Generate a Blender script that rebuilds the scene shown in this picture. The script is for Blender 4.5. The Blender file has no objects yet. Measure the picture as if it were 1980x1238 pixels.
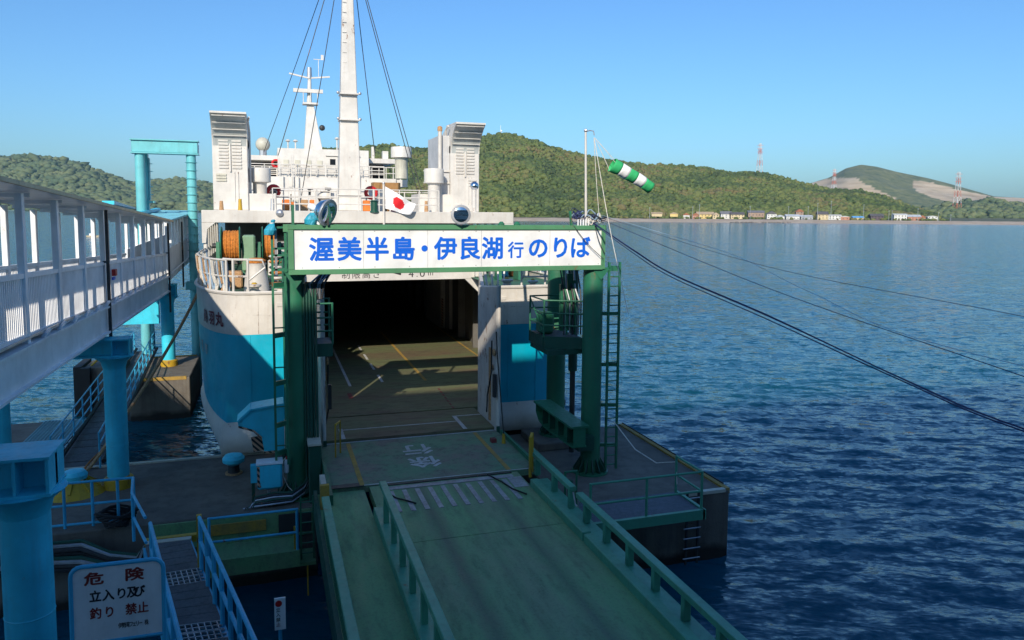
import bpy, bmesh, math, random
import numpy as np
from mathutils import Vector, Matrix, noise
R = math.radians
random.seed(7)
scene = bpy.context.scene
col = scene.collection

# ------------------------------------------------------------------ camera
EYE = Vector((0.0, 0.0, 9.5))
yaw, pitch, roll = R(18.0), math.atan(129 / 1450.0), 0.008
fwd = Vector((math.sin(yaw) * math.cos(pitch), math.cos(yaw) * math.cos(pitch), -math.sin(pitch)))
r0 = Vector((math.cos(yaw), -math.sin(yaw), 0)); u0 = r0.cross(fwd)
rgt = r0 * math.cos(roll) + u0 * math.sin(roll)
upv = u0 * math.cos(roll) - r0 * math.sin(roll)
cam = bpy.data.cameras.new("camera"); camo = bpy.data.objects.new("camera", cam); col.objects.link(camo)
camo.matrix_world = Matrix(((rgt.x, upv.x, -fwd.x, EYE.x), (rgt.y, upv.y, -fwd.y, EYE.y), (rgt.z, upv.z, -fwd.z, EYE.z), (0, 0, 0, 1)))
cam.sensor_width = 36.0; cam.sensor_fit = 'HORIZONTAL'; cam.lens = 1450 / 1980 * 36
cam.shift_y = -79 / 1980; cam.clip_start = 0.1; cam.clip_end = 40000
scene.camera = camo

# ------------------------------------------------------------------ light
SUN_AZ, SUN_EL = 25.0, 29.3            # travel direction: degrees from +Y towards +X, elevation
world = bpy.data.worlds.new("World"); scene.world = world; world.use_nodes = True
wn = world.node_tree.nodes; wl = world.node_tree.links
bg = wn.get("Background") or wn.new("ShaderNodeBackground")
sky = wn.new("ShaderNodeTexSky"); sky.sky_type = 'NISHITA'; sky.sun_disc = False
sky.sun_elevation = R(SUN_EL); sky.sun_rotation = R(180 + SUN_AZ)
sky.air_density = 1.2; sky.dust_density = 1.3; sky.ozone_density = 3.0; sky.altitude = 10
wb_ = wn.new("ShaderNodeMix"); wb_.data_type = 'RGBA'; wb_.blend_type = 'MULTIPLY'; wb_.inputs[0].default_value = 1.0     # the camera's cool white balance
wb_.inputs[7].default_value = (0.37, 0.595, 0.83, 1); wl.new(sky.outputs[0], wb_.inputs[6])
wl.new(wb_.outputs[2], bg.inputs[0]); bg.inputs[1].default_value = 0.094
sl = bpy.data.lights.new("sun", 'SUN'); sl.energy = 2.35; sl.angle = R(0.53); sl.color = (1.0, 0.90, 0.76)
so = bpy.data.objects.new("sun", sl); col.objects.link(so)
sd = Vector((math.sin(R(SUN_AZ)) * math.cos(R(SUN_EL)), math.cos(R(SUN_AZ)) * math.cos(R(SUN_EL)), -math.sin(R(SUN_EL))))
so.rotation_euler = sd.to_track_quat('-Z', 'Y').to_euler(); so.location = (-20, -40, 40)
vs = scene.view_settings; vs.view_transform = 'Standard'; vs.look = 'None'; vs.gamma = 1.0; vs.exposure = 1.08
vs.use_curve_mapping = False
scene.display_settings.display_device = 'sRGB'

# ------------------------------------------------------------------ helpers
def pixel_point(px, py, D):  # world positions taken from image pixels at a chosen depth
    """world point D metres along the view axis on the camera ray through an image pixel"""
    return EYE + (fwd + rgt * ((px - 990) / 1450) - upv * ((py - 540) / 1450)) * D

class MB:
    def __init__(s): s.v = []; s.f = []
    def add(s, vs_, fs): 
        n = len(s.v); s.v += [tuple(p) for p in vs_]; s.f += [tuple(i + n for i in f) for f in fs]; return s
    def hexa(s, p):   # 8 points: bottom 4 ccw, top 4 ccw
        return s.add(p, [(3, 2, 1, 0), (4, 5, 6, 7), (0, 1, 5, 4), (1, 2, 6, 5), (2, 3, 7, 6), (3, 0, 4, 7)])
    def box(s, x0, x1, y0, y1, z0, z1):
        return s.hexa([(x0, y0, z0), (x1, y0, z0), (x1, y1, z0), (x0, y1, z0), (x0, y0, z1), (x1, y0, z1), (x1, y1, z1), (x0, y1, z1)])
    def slope(s, x0, x1, y0, y1, za0, za1, zb0, zb1):   # a at y0, b at y1
        return s.hexa([(x0, y0, za0), (x1, y0, za0), (x1, y1, zb0), (x0, y1, zb0), (x0, y0, za1), (x1, y0, za1), (x1, y1, zb1), (x0, y1, zb1)])
    def bar(s, a, b, w, h, up=(0, 0, 1)):    # rectangular bar from a to b
        a, b = Vector(a), Vector(b); d = (b - a).normalized(); up = Vector(up)
        if abs(d.dot(up)) > .98: up = Vector((0, 1, 0))
        x = d.cross(up).normalized() * w / 2; y = x.cross(d).normalized() * h / 2
        return s.hexa([a - x - y, a + x - y, b + x - y, b - x - y, a - x + y, a + x + y, b + x + y, b - x + y])
    def cyl(s, a, b, r0_, r1_=None, n=12, cap=True):
        a, b = Vector(a), Vector(b); r1_ = r0_ if r1_ is None else r1_
        d = (b - a).normalized(); u = d.orthogonal().normalized(); w = d.cross(u); vv = []
        for c, r in ((a, r0_), (b, r1_)):
            for i in range(n):
                t = 2 * math.pi * i / n; vv.append(c + (u * math.cos(t) + w * math.sin(t)) * r)
        fs = [(i, (i + 1) % n, n + (i + 1) % n, n + i) for i in range(n)]
        if cap: fs += [tuple(range(n - 1, -1, -1)), tuple(range(n, 2 * n))]
        return s.add(vv, fs)
    def tube(s, pts, r, n=6):
        pts = [Vector(p) for p in pts]; vv = []; pu = None
        for i, p in enumerate(pts):
            d = (pts[min(i + 1, len(pts) - 1)] - pts[max(i - 1, 0)]).normalized()
            u = d.orthogonal().normalized() if pu is None else (pu - d * pu.dot(d)).normalized()
            pu = u; w = d.cross(u); rr = r[i] if isinstance(r, (list, tuple)) else r
            for k in range(n):
                t = 2 * math.pi * k / n; vv.append(p + (u * math.cos(t) + w * math.sin(t)) * rr)
        fs = [(i * n + k, i * n + (k + 1) % n, (i + 1) * n + (k + 1) % n, (i + 1) * n + k) for i in range(len(pts) - 1) for k in range(n)]
        fs += [tuple(range(n - 1, -1, -1)), tuple(range((len(pts) - 1) * n, len(pts) * n))]
        return s.add(vv, fs)
    def lathe(s, c, prof, n=16, axis='z'):   # prof: (r, h) list
        c = Vector(c); vv = []
        for r, h in prof:
            for k in range(n):
                t = 2 * math.pi * k / n; a, b = r * math.cos(t), r * math.sin(t)
                vv.append(c + (Vector((a, b, h)) if axis == 'z' else Vector((h, a, b)) if axis == 'x' else Vector((a, -h, b))))
        m = len(prof)
        fs = [(i * n + k, i * n + (k + 1) % n, (i + 1) * n + (k + 1) % n, (i + 1) * n + k) for i in range(m - 1) for k in range(n)]
        fs += [tuple(range(n - 1, -1, -1)), tuple(range((m - 1) * n, m * n))]
        return s.add(vv, fs)
    def prism(s, poly, off):   # poly list of 3d points, extruded by off
        off = Vector(off); n = len(poly); vv = [Vector(p) for p in poly]; vv += [p + off for p in vv]
        fs = [tuple(range(n - 1, -1, -1)), tuple(range(n, 2 * n))] + [(i, (i + 1) % n, n + (i + 1) % n, n + i) for i in range(n)]
        return s.add(vv, fs)
    def ball(s, c, r, n=12, m=8, sz=1.0):
        c = Vector(c)
        return s.lathe(c, [(max(r * math.sin(math.pi * i / m), 1e-4), -r * sz * math.cos(math.pi * i / m)) for i in range(m + 1)], n)
    def build(s, name, mat, parent=None, smooth=False, bevel=0.0, label=None, kind=None):
        me = bpy.data.meshes.new(name); me.from_pydata(s.v, [], s.f); me.update()
        bm = bmesh.new(); bm.from_mesh(me); bmesh.ops.recalc_face_normals(bm, faces=bm.faces); bm.to_mesh(me); bm.free()
        me.materials.append(mat)
        o = bpy.data.objects.new(name, me); col.objects.link(o)
        if smooth:
            me.polygons.foreach_set("use_smooth", [True] * len(me.polygons))
            try: me.set_sharp_from_angle(angle=R(38))
            except Exception: pass
        if bevel > 0:
            b = o.modifiers.new("bevel", 'BEVEL'); b.width = bevel; b.segments = 1; b.limit_method = 'ANGLE'; b.angle_limit = R(40)
        if parent is not None: attach(o, parent)
        if label: o["label"] = label
        if kind: o["kind"] = kind
        return o

def wloc(o):
    p = Vector(o.location)
    q = o.parent
    while q is not None:
        p += Vector(q.location) + o.matrix_parent_inverse.translation; o = q; q = q.parent
    return p
def attach(o, parent):
    o.parent = parent
    o.matrix_parent_inverse = Matrix.Translation(-wloc(parent))
def thing(name, label, cat, loc=(0, 0, 0), group=None):
    o = bpy.data.objects.new(name, None); col.objects.link(o); o.location = loc; o.empty_display_size = .3
    o["label"] = label; o["category"] = cat
    if group: o["group"] = group
    return o
def tag(o, label, cat, group=None):
    o["label"] = label; o["category"] = cat
    if group: o["group"] = group
    return o
def struct(o): o["kind"] = "structure"; return o
def kids(o): return [c for c in bpy.data.objects if c.parent == o]
def dup(o, delta, label, parent=None):
    """copy of a thing with its parts; the thing is moved by delta"""
    c = o.copy(); col.objects.link(c)
    if parent is not None: c.parent = parent
    else:
        c.location = Vector(o.location) + Vector(delta)
        c["label"] = label
    for k in kids(o): dup(k, None, None, c)
    return c

# ------------------------------------------------------------------ materials
def nd(nt, t, **kw):
    n = nt.nodes.new(t)
    for k, v in kw.items(): setattr(n, k, v)
    return n
def ramp(nt, fac, stops):
    n = nd(nt, "ShaderNodeValToRGB"); e = n.color_ramp.elements
    while len(e) < len(stops): e.new(.5)
    for i, (p, c) in enumerate(stops):
        e[i].position = p; e[i].color = (c, c, c, 1) if isinstance(c, (int, float)) else (*c, 1)
    nt.links.new(fac, n.inputs[0]); return n.outputs[0]
def noise_tex(nt, vec, scale, detail=5, rough=.6, dist=0):
    n = nd(nt, "ShaderNodeTexNoise"); n.inputs['Scale'].default_value = scale; n.inputs['Detail'].default_value = detail
    n.inputs['Roughness'].default_value = rough; n.inputs['Distortion'].default_value = dist
    nt.links.new(vec, n.inputs['Vector']); return n.outputs[0]
def mapped(nt, vec, sc):
    m = nd(nt, "ShaderNodeMapping"); m.inputs['Scale'].default_value = sc; nt.links.new(vec, m.inputs[0]); return m.outputs[0]
def mix(nt, fac, a, b, mode='MIX'):
    n = nd(nt, "ShaderNodeMix", data_type='RGBA', blend_type=mode)
    for sck, val in ((n.inputs[0], fac), (n.inputs[6], a), (n.inputs[7], b)):
        if hasattr(val, 'is_linked') or hasattr(val, 'links'): nt.links.new(val, sck)
        elif isinstance(val, (int, float)): sck.default_value = val
        else: sck.default_value = (*val, 1)
    return n.outputs[2]
def new_mat(name):
    m = bpy.data.materials.new(name); m.use_nodes = True; nt = m.node_tree
    b = nt.nodes["Principled BSDF"]; g = nd(nt, "ShaderNodeNewGeometry")
    return m, nt, b, g.outputs['Position']
def bump(nt, b, h, strength, dist=.02):
    n = nd(nt, "ShaderNodeBump"); n.inputs['Strength'].default_value = strength; n.inputs['Distance'].default_value = dist
    nt.links.new(h, n.inputs['Height']); nt.links.new(n.outputs[0], b.inputs['Normal'])
def dim(c, k): return tuple(x * k for x in c)
def paint(name, c, rough=.5, dirt=.35, dirtcol=(.10, .085, .065), rust=0.0, scale=1.0, metal=0.0, streak=True, bmp=.15):
    m, nt, b, pos = new_mat(name)
    n1 = noise_tex(nt, pos, 1.3 * scale, 6, .62)
    base = mix(nt, ramp(nt, n1, [(.3, 0), (.7, 1)]), dim(c, .80), dim(c, 1.08))
    if streak:
        n2 = noise_tex(nt, mapped(nt, pos, (7 * scale, 7 * scale, .55 * scale)), 1.0, 5, .6)
        base = mix(nt, ramp(nt, n2, [(.52, 0), (.80, dirt)]), base, dirtcol)
    n3 = noise_tex(nt, pos, 9 * scale, 6, .7)
    base = mix(nt, ramp(nt, n3, [(.56, 0), (.75, dirt * .6)]), base, dirtcol)
    if rust > 0:
        n4 = noise_tex(nt, mapped(nt, pos, (2.6 * scale, 2.6 * scale, 1.1 * scale)), 1.0, 8, .72, .4)
        base = mix(nt, ramp(nt, n4, [(.66 - rust * .2, 0), (.70 - rust * .17, .9)]), base, (.19, .075, .028))
    nt.links.new(base, b.inputs['Base Color'])
    nt.links.new(ramp(nt, n3, [(.3, max(rough - .12, .05)), (.8, min(rough + .22, 1))]), b.inputs['Roughness'])
    b.inputs['Metallic'].default_value = metal
    bump(nt, b, n3, bmp, .01)
    return m
def worn(name, a, c, d, scale=.7, rough=.85, lo=.42, hi=.62, ax=(1, 1, 1)):
    """floor paint a worn through to c, stained d"""
    m, nt, b, pos = new_mat(name)
    p = mapped(nt, pos, ax)
    n1 = noise_tex(nt, p, scale, 8, .66, .3); n2 = noise_tex(nt, p, scale * 6, 6, .7); n3 = noise_tex(nt, p, scale * 40, 3, .6)
    base = mix(nt, ramp(nt, n1, [(lo, 0), (hi, 1)]), a, c)
    base = mix(nt, ramp(nt, n2, [(.5, 0), (.72, .65)]), base, d)
    base = mix(nt, ramp(nt, n3, [(.45, 0), (.8, .35)]), base, dim(d, .6))
    nt.links.new(base, b.inputs['Base Color'])
    nt.links.new(ramp(nt, n2, [(.3, rough - .25), (.7, rough)]), b.inputs['Roughness'])
    bump(nt, b, n3, .35, .01)
    return m
def plain(name, c, rough=.5, metal=0.0, var=.25, scale=4.0):
    m, nt, b, pos = new_mat(name)
    n1 = noise_tex(nt, pos, scale, 5, .6)
    nt.links.new(mix(nt, ramp(nt, n1, [(.3, 0), (.7, 1)]), dim(c, 1 - var), dim(c, 1 + var * .4)), b.inputs['Base Color'])
    b.inputs['Roughness'].default_value = rough; b.inputs['Metallic'].default_value = metal
    return m

M = {}
M['rail_green'] = paint('rail_green_paint', (.075, .31, .20), .45, .30, rust=.10)
M['frame_green'] = paint('faded_green_paint', (.085, .26, .125), .5, .3, rust=.08)
M['green'] = paint('green_paint', (.024, .165, .088), .45, .35, rust=.12)
M['green_dark'] = paint('dark_green_paint', (.010, .080, .052), .5, .40, rust=.15)
M['teal'] = paint('turquoise_paint', (.05, .60, .78), .42, .25, rust=.06)
M['teal_sunlit'] = paint('sunlit_turquoise_paint', (.15, .50, .53), .42, .25, rust=.06)  # the pillars' turquoise again, with its sunlit tone put into the colour
M['blue_rail'] = paint('blue_rail_paint', (.05, .44, .68), .4, .25, rust=.10)
M['ship_white'] = paint('ship_white', (.645, .61, .555), .45, .22, (.36, .25, .15), rust=.10, scale=.9)
M['ship_white_rusty'] = paint('rusty_white', (.64, .61, .56), .5, .45, (.40, .22, .11), rust=.34, scale=1.4)
M['ship_teal'] = paint('ship_teal', (.0, .40, .56), .4, .12, (.0, .16, .22), rust=.0, scale=.5)
M['ship_deck'] = worn('mooring_deck_green', (.03, .17, .10), (.05, .10, .075), (.10, .08, .06), .8)
M['hold_deck'] = worn('car_deck', (.135, .155, .070), (.145, .105, .062), (.050, .045, .036), .55, ax=(.5, 1.4, 1))
def ramp_mat():
    m, nt, b, pos = new_mat('ramp_deck')
    p = mapped(nt, pos, (1.5, .35, 1)); n1 = noise_tex(nt, p, .5, 8, .66, .3); n2 = noise_tex(nt, p, 3, 6, .7); n3 = noise_tex(nt, pos, 22, 3, .6)
    base = mix(nt, ramp(nt, n1, [(.42, 0), (.62, 1)]), (.140, .320, .140), (.170, .260, .145))
    base = mix(nt, ramp(nt, n2, [(.5, 0), (.72, .6)]), base, (.100, .130, .085))
    sp = nd(nt, "ShaderNodeSeparateXYZ"); nt.links.new(pos, sp.inputs[0])
    for x0, w in ((3.35, .26), (5.05, .22), (4.15, .10)):      # tyre rubber worked into the paint
        d = nd(nt, "ShaderNodeMath", operation='SUBTRACT'); nt.links.new(sp.outputs[0], d.inputs[0]); d.inputs[1].default_value = x0
        ab = nd(nt, "ShaderNodeMath", operation='ABSOLUTE'); nt.links.new(d.outputs[0], ab.inputs[0])
        ad = nd(nt, "ShaderNodeMath", operation='MULTIPLY_ADD'); nt.links.new(n2, ad.inputs[0]); ad.inputs[1].default_value = .55; nt.links.new(ab.outputs[0], ad.inputs[2])
        base = mix(nt, ramp(nt, ad.outputs[0], [(w, .62), (w + .28, 0)]), base, (.055, .072, .062))
    base = mix(nt, ramp(nt, n3, [(.5, 0), (.8, .4)]), base, (.035, .045, .035))
    nt.links.new(base, b.inputs['Base Color']); nt.links.new(ramp(nt, n2, [(.3, .5), (.7, .85)]), b.inputs['Roughness']); bump(nt, b, n3, .35, .01); return m
M['ramp'] = ramp_mat()
M['apron'] = worn('apron_deck', (.115, .250, .135), (.180, .165, .130), (.080, .074, .066), .8)
M['line_yellow'] = worn('yellow_line', (.45, .27, .04), (.30, .20, .06), (.16, .12, .06), 2.5)
M['line_white'] = worn('white_line', (.55, .56, .55), (.40, .40, .38), (.22, .21, .2), 3)
M['line_red'] = worn('red_line', (.22, .03, .03), (.14, .03, .03), (.05, .03, .03), 3)
M['steel_plate'] = worn('steel_plate', (.36, .38, .40), (.22, .23, .24), (.16, .11, .08), 2.5, .6)
M['sign_white'] = paint('sign_white', (.86, .86, .84), .35, .10, (.5, .45, .36), rust=0, bmp=.02)
M['sign_blue'] = plain('sign_blue', (.004, .125, .66), .4, 0, .1)
M['bridge_white'] = paint('bridge_white', (.88, .89, .90), .4, .10, (.35, .30, .24), rust=.02)
M['bridge_roof'] = paint('bridge_roof', (.16, .45, .55), .5, .25, (.2, .18, .14), rust=.08)
M['fascia'] = paint('fascia', (.78, .56, .32), .6, .4, (.22, .15, .09), rust=.2)
M['dark_steel'] = paint('dark_steel', (.035, .036, .038), .55, .3, rust=.2)
M['black_rubber'] = plain('black_rubber', (.012, .012, .013), .7)
M['hold_shade'] = paint('hold_wall', (.12, .115, .105), .7, .5, (.05, .04, .035), rust=.1)  # walls are white steel; the hold's shade is put into the colour
M['hold_white'] = paint('hold_white', (.55, .51, .44), .6, .4, (.20, .15, .10), rust=.1)
M['yellow'] = paint('yellow_paint', (.50, .31, .02), .5, .5, (.12, .07, .03), rust=.3)
M['galv'] = plain('galvanised', (.45, .46, .48), .4, .6)
M['wood'] = worn('walkway_planks', (.11, .115, .125), (.085, .085, .09), (.045, .045, .045), 2.0)
M['rope_orange'] = plain('orange_rope', (.62, .22, .035), .8, 0, .5, 22)
M['rope_tan'] = plain('tan_rope', (.50, .29, .14), .85, 0, .5, 22)
M['rope_blue'] = plain('blue_rope', (.012, .022, .10), .7, 0, .3, 20)
M['rope_white'] = plain('white_rope', (.70, .66, .58), .8, 0, .3, 20)
M['rope_pale'] = plain('pale_blue_rope', (.30, .42, .55), .8, 0, .3, 20)
M['cloth_blue'] = plain('blue_sheet', (.03, .34, .48), .55, 0, .35, 9)
M['cloth_white'] = plain('white_cloth', (.80, .80, .80), .8, 0, .08)
M['cloth_green'] = plain('green_cloth', (.03, .42, .14), .8, 0, .12)
M['red'] = plain('red_paint', (.55, .015, .015), .4)
M['flag_red'] = plain('flag_red', (.70, .012, .02), .8, 0, .08)
M['orange'] = plain('orange_plastic', (.75, .20, .03), .5)
M['glass_dark'] = plain('dark_glass', (.015, .018, .022), .08, 0, .1)
M['chrome'] = plain('lamp_reflector', (.78, .80, .82), .12, 1.0, .1)
M['letter_black'] = plain('black_letter', (.018, .018, .022), .5)
M['letter_red'] = plain('red_letter', (.26, .028, .02), .5)
M['letter_maroon'] = plain('maroon_letter', (.20, .02, .03), .5)
M['card'] = plain('brown_board', (.35, .18, .06), .8)
M['cream'] = paint('cream_plate', (.55, .52, .42), .5, .35)
M['lamp_glass'] = plain('lamp_glass', (.62, .66, .68), .06, 1.0, .15, 9)

def concrete():
    m, nt, b, pos = new_mat('concrete')
    n1 = noise_tex(nt, pos, .6, 8, .65); n2 = noise_tex(nt, mapped(nt, pos, (3, 3, .35)), 1, 6, .65); n3 = noise_tex(nt, pos, 14, 5, .7)
    base = mix(nt, ramp(nt, n1, [(.3, 0), (.7, 1)]), (.095, .084, .070), (.180, .160, .132))
    base = mix(nt, ramp(nt, n2, [(.45, 0), (.72, .7)]), base, (.068, .056, .046))
    base = mix(nt, ramp(nt, n3, [(.62, 0), (.75, .35)]), base, (.20, .19, .17))
    sp = nd(nt, "ShaderNodeSeparateXYZ"); nt.links.new(pos, sp.inputs[0])
    ad = nd(nt, "ShaderNodeMath", operation='MULTIPLY_ADD'); nt.links.new(n1, ad.inputs[0]); ad.inputs[1].default_value = .7; nt.links.new(sp.outputs[2], ad.inputs[2])
    base = mix(nt, ramp(nt, ad.outputs[0], [(.55, 1), (.78, 0)]), base, (.018, .017, .014))
    nt.links.new(base, b.inputs['Base Color']); b.inputs['Roughness'].default_value = .85
    bump(nt, b, n3, .5, .02); return m
M['concrete'] = concrete()

def hazard():
    m, nt, b, pos = new_mat('hazard_stripe')
    sp = nd(nt, "ShaderNodeSeparateXYZ"); nt.links.new(pos, sp.inputs[0])
    a = nd(nt, "ShaderNodeMath", operation='ADD'); nt.links.new(sp.outputs[0], a.inputs[0]); nt.links.new(sp.outputs[2], a.inputs[1])
    s2 = nd(nt, "ShaderNodeMath", operation='MULTIPLY'); nt.links.new(a.outputs[0], s2.inputs[0]); s2.inputs[1].default_value = 6.5
    fr = nd(nt, "ShaderNodeMath", operation='FRACT'); nt.links.new(s2.outputs[0], fr.inputs[0])
    nt.links.new(mix(nt, ramp(nt, fr.outputs[0], [(.48, 0), (.52, 1)]), (.02, .02, .02), (.55, .33, .22)), b.inputs['Base Color'])
    return m
M['hazard'] = hazard()

# ------------------------------------------------------------------ lettering
_tc = {}
def glyph(ch, bold=.018):
    if (ch, bold) in _tc: return _tc[(ch, bold)]
    cu = bpy.data.curves.new("glyph", 'FONT'); cu.body = ch; cu.size = 1.0; cu.offset = bold; cu.resolution_u = 3; cu.fill_mode = 'FRONT'
    o = bpy.data.objects.new("glyph", cu); col.objects.link(o)
    me = o.evaluated_get(bpy.context.evaluated_depsgraph_get()).to_mesh()
    v = [tuple(p.co) for p in me.vertices]; f = [tuple(p.vertices) for p in me.polygons]
    bpy.data.objects.remove(o); bpy.data.curves.remove(cu)
    _tc[(ch, bold)] = (v, f); return v, f
def letter(ch, c, ex, ez, w, h, mat, parent, bold=.018, name='letter', fit=False):
    """one printed character, em box w x h centred on c, axes ex (right) and ez (up); bold strokes are thickened by overprinting"""
    v, f = glyph(ch, 0.0); c, ex, ez = Vector(c), Vector(ex), Vector(ez); en = ex.cross(ez)
    xs = [p[0] for p in v]; ys = [p[1] for p in v]
    if ord(ch) > 255 and not fit: cx, cy, kx, ky = .5, .35, w, h
    else: cx, cy = (min(xs) + max(xs)) / 2, (min(ys) + max(ys)) / 2; kx, ky = w / max(max(xs) - min(xs), .05), h / max(max(ys) - min(ys), .05)
    mb = MB(); offs = [(0, 0)] if bold < .004 else [(0, 0)] + [(bold * math.cos(i * math.pi / 4), bold * math.sin(i * math.pi / 4)) for i in range(8)]
    for i, (dx, dy) in enumerate(offs):
        mb.add([c + ex * ((p[0] - cx + dx) * kx) + ez * ((p[1] - cy + dy) * ky) + en * (.00025 * i) for p in v], f)
    me = bpy.data.meshes.new(name); me.from_pydata(mb.v, [], mb.f); me.update(); me.materials.append(mat)
    o = bpy.data.objects.new(name, me); col.objects.link(o); attach(o, parent); return o
# ================================================================== SETTING: sea
def sea():
    nu = 640
    def sp(n, a, b, c0):
        u = np.linspace(-1, 1, n); return c0 + a * np.sinh(b * u)
    xs = sp(nu, 16.0, 6.75, 16.0); ys = sp(nu, 16.0, 6.75, 22.0)
    X, Y = np.meshgrid(xs, ys); dx = np.gradient(xs)[None, :] + 0 * X; dy = np.gradient(ys)[:, None] + 0 * Y
    sp_ = np.maximum(dx, dy); Z = np.zeros_like(X); rs = np.random.RandomState(3)
    for lam, amp, ang0, n in ((14, .016, -112, 3), (7, .016, -118, 5), (4.2, .026, -110, 6), (2.5, .042, -118, 9), (1.6, .030, -114, 12), (1.1, .016, -116, 12)):
        for k in range(n):
            L = lam * rs.uniform(.75, 1.3); th = math.radians(ang0 + rs.uniform(-26, 26)); q = 2 * math.pi / L
            ph = rs.uniform(0, 6.28); w = np.clip((L / np.maximum(sp_, .01) - 2.5) / 3, 0, 1)
            s = np.sin(q * (X * math.cos(th) + Y * math.sin(th)) + ph + .35 * np.sin(.21 * X * math.sin(th + 1) + .17 * Y + k))
            Z += amp * w * (1 - np.abs(s) * 1.0 - .36) * rs.uniform(.7, 1.2) * .9
    shelter = ((X > -3.5) & (X < 12) & (Y < 60)).astype(float) * .6
    Z *= (1 - shelter)
    co = np.stack([X, Y, Z], -1).reshape(-1, 3)
    idx = np.arange(nu * nu).reshape(nu, nu)
    q = np.stack([idx[:-1, :-1], idx[:-1, 1:], idx[1:, 1:], idx[1:, :-1]], -1).reshape(-1, 4)
    me = bpy.data.meshes.new("sea"); me.vertices.add(len(co)); me.vertices.foreach_set("co", co.ravel())
    me.loops.add(q.size); me.loops.foreach_set("vertex_index", q.ravel()); me.polygons.add(len(q))
    me.polygons.foreach_set("loop_start", np.arange(0, q.size, 4)); me.polygons.foreach_set("loop_total", np.full(len(q), 4))
    me.polygons.foreach_set("use_smooth", np.ones(len(q), bool)); me.update(); me.validate()
    m, nt, b, pos = new_mat('sea_water')
    n0 = noise_tex(nt, mapped(nt, pos, (.012, .03, 1)), 1, 4, .55)
    base = mix(nt, ramp(nt, n0, [(.35, 0), (.68, 1)]), (.003, .066, .112), (.004, .086, .122))
    nt.links.new(base, b.inputs['Base Color']); b.subsurface_method = 'BURLEY'; b.inputs['Subsurface Weight'].default_value = 1.0; b.inputs['Subsurface Radius'].default_value = (2.5, 10.0, 12.0); b.inputs['Subsurface Scale'].default_value = 1.0
    b.inputs['Roughness'].default_value = .09; b.inputs['IOR'].default_value = 1.29
    ro = nd(nt, "ShaderNodeMapping"); ro.inputs['Rotation'].default_value = (0, 0, R(24)); nt.links.new(pos, ro.inputs[0]); wp_ = ro.outputs[0]
    def slope(sc, detail, amp):
        n = nd(nt, "ShaderNodeTexNoise"); n.inputs['Scale'].default_value = 1; n.inputs['Detail'].default_value = detail; n.inputs['Roughness'].default_value = .6; n.inputs['Distortion'].default_value = .25
        nt.links.new(mapped(nt, wp_, sc), n.inputs['Vector'])
        su = nd(nt, "ShaderNodeVectorMath", operation='SUBTRACT'); nt.links.new(n.outputs['Color'], su.inputs[0]); su.inputs[1].default_value = (.5, .5, .5)
        mu = nd(nt, "ShaderNodeVectorMath", operation='MULTIPLY'); nt.links.new(su.outputs[0], mu.inputs[0]); mu.inputs[1].default_value = (amp, amp, 0); return mu.outputs[0]
    def vadd(x, y): n = nd(nt, "ShaderNodeVectorMath", operation='ADD'); nt.links.new(x, n.inputs[0]); nt.links.new(y, n.inputs[1]); return n.outputs[0]
    ge = nd(nt, "ShaderNodeNewGeometry")
    vec = vadd(vadd(slope((.95, 2.6, 1), 4, 1.05), slope((3.0, 8.0, 1), 3, .75)), vadd(slope((.12, .36, 1), 2, .14), ge.outputs['Normal']))
    nn = nd(nt, "ShaderNodeVectorMath", operation='NORMALIZE'); nt.links.new(vec, nn.inputs[0]); nt.links.new(nn.outputs[0], b.inputs['Normal'])
    me.materials.append(m); o = bpy.data.objects.new("sea", me); col.objects.link(o); struct(o)
sea()

# ================================================================== hills with woods
def leaf_mat(name, cols, scale):
    m, nt, b, pos = new_mat(name)
    at = nd(nt, "ShaderNodeAttribute", attribute_name="tint")
    n1 = noise_tex(nt, pos, scale, 4, .7); n2 = noise_tex(nt, pos, scale * .09, 4, .6)
    c = ramp(nt, at.outputs['Fac'], [(i / (len(cols) - 1), k) for i, k in enumerate(cols)])
    c = mix(nt, ramp(nt, n1, [(.3, .4), (.6, 0)]), c, (.020, .030, .011))
    c = mix(nt, ramp(nt, n2, [(.45, 0), (.7, .4)]), c, (.12, .125, .042))
    nt.links.new(c, b.inputs['Base Color']); b.inputs['Roughness'].default_value = .8
    bump(nt, b, n1, .8, 1.2); return m
WOOD = leaf_mat('woodland', [(.036, .064, .019), (.068, .106, .026), (.106, .140, .034), (.145, .162, .044), (.160, .128, .050)], .55)
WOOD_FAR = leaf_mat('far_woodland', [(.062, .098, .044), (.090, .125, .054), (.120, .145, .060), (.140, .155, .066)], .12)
_t = (1 + 5 ** .5) / 2
ICO_V = np.array([(-1, _t, 0), (1, _t, 0), (-1, -_t, 0), (1, -_t, 0), (0, -1, _t), (0, 1, _t), (0, -1, -_t), (0, 1, -_t), (_t, 0, -1), (_t, 0, 1), (-_t, 0, -1), (-_t, 0, 1)]) / math.sqrt(1 + _t * _t)
ICO_F = [(0, 11, 5), (0, 5, 1), (0, 1, 7), (0, 7, 10), (0, 10, 11), (1, 5, 9), (5, 11, 4), (11, 10, 2), (10, 7, 6), (7, 1, 8), (3, 9, 4), (3, 4, 2), (3, 2, 6), (3, 6, 8), (3, 8, 9), (4, 9, 5), (2, 4, 11), (6, 2, 10), (8, 6, 7), (9, 8, 1)]
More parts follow.
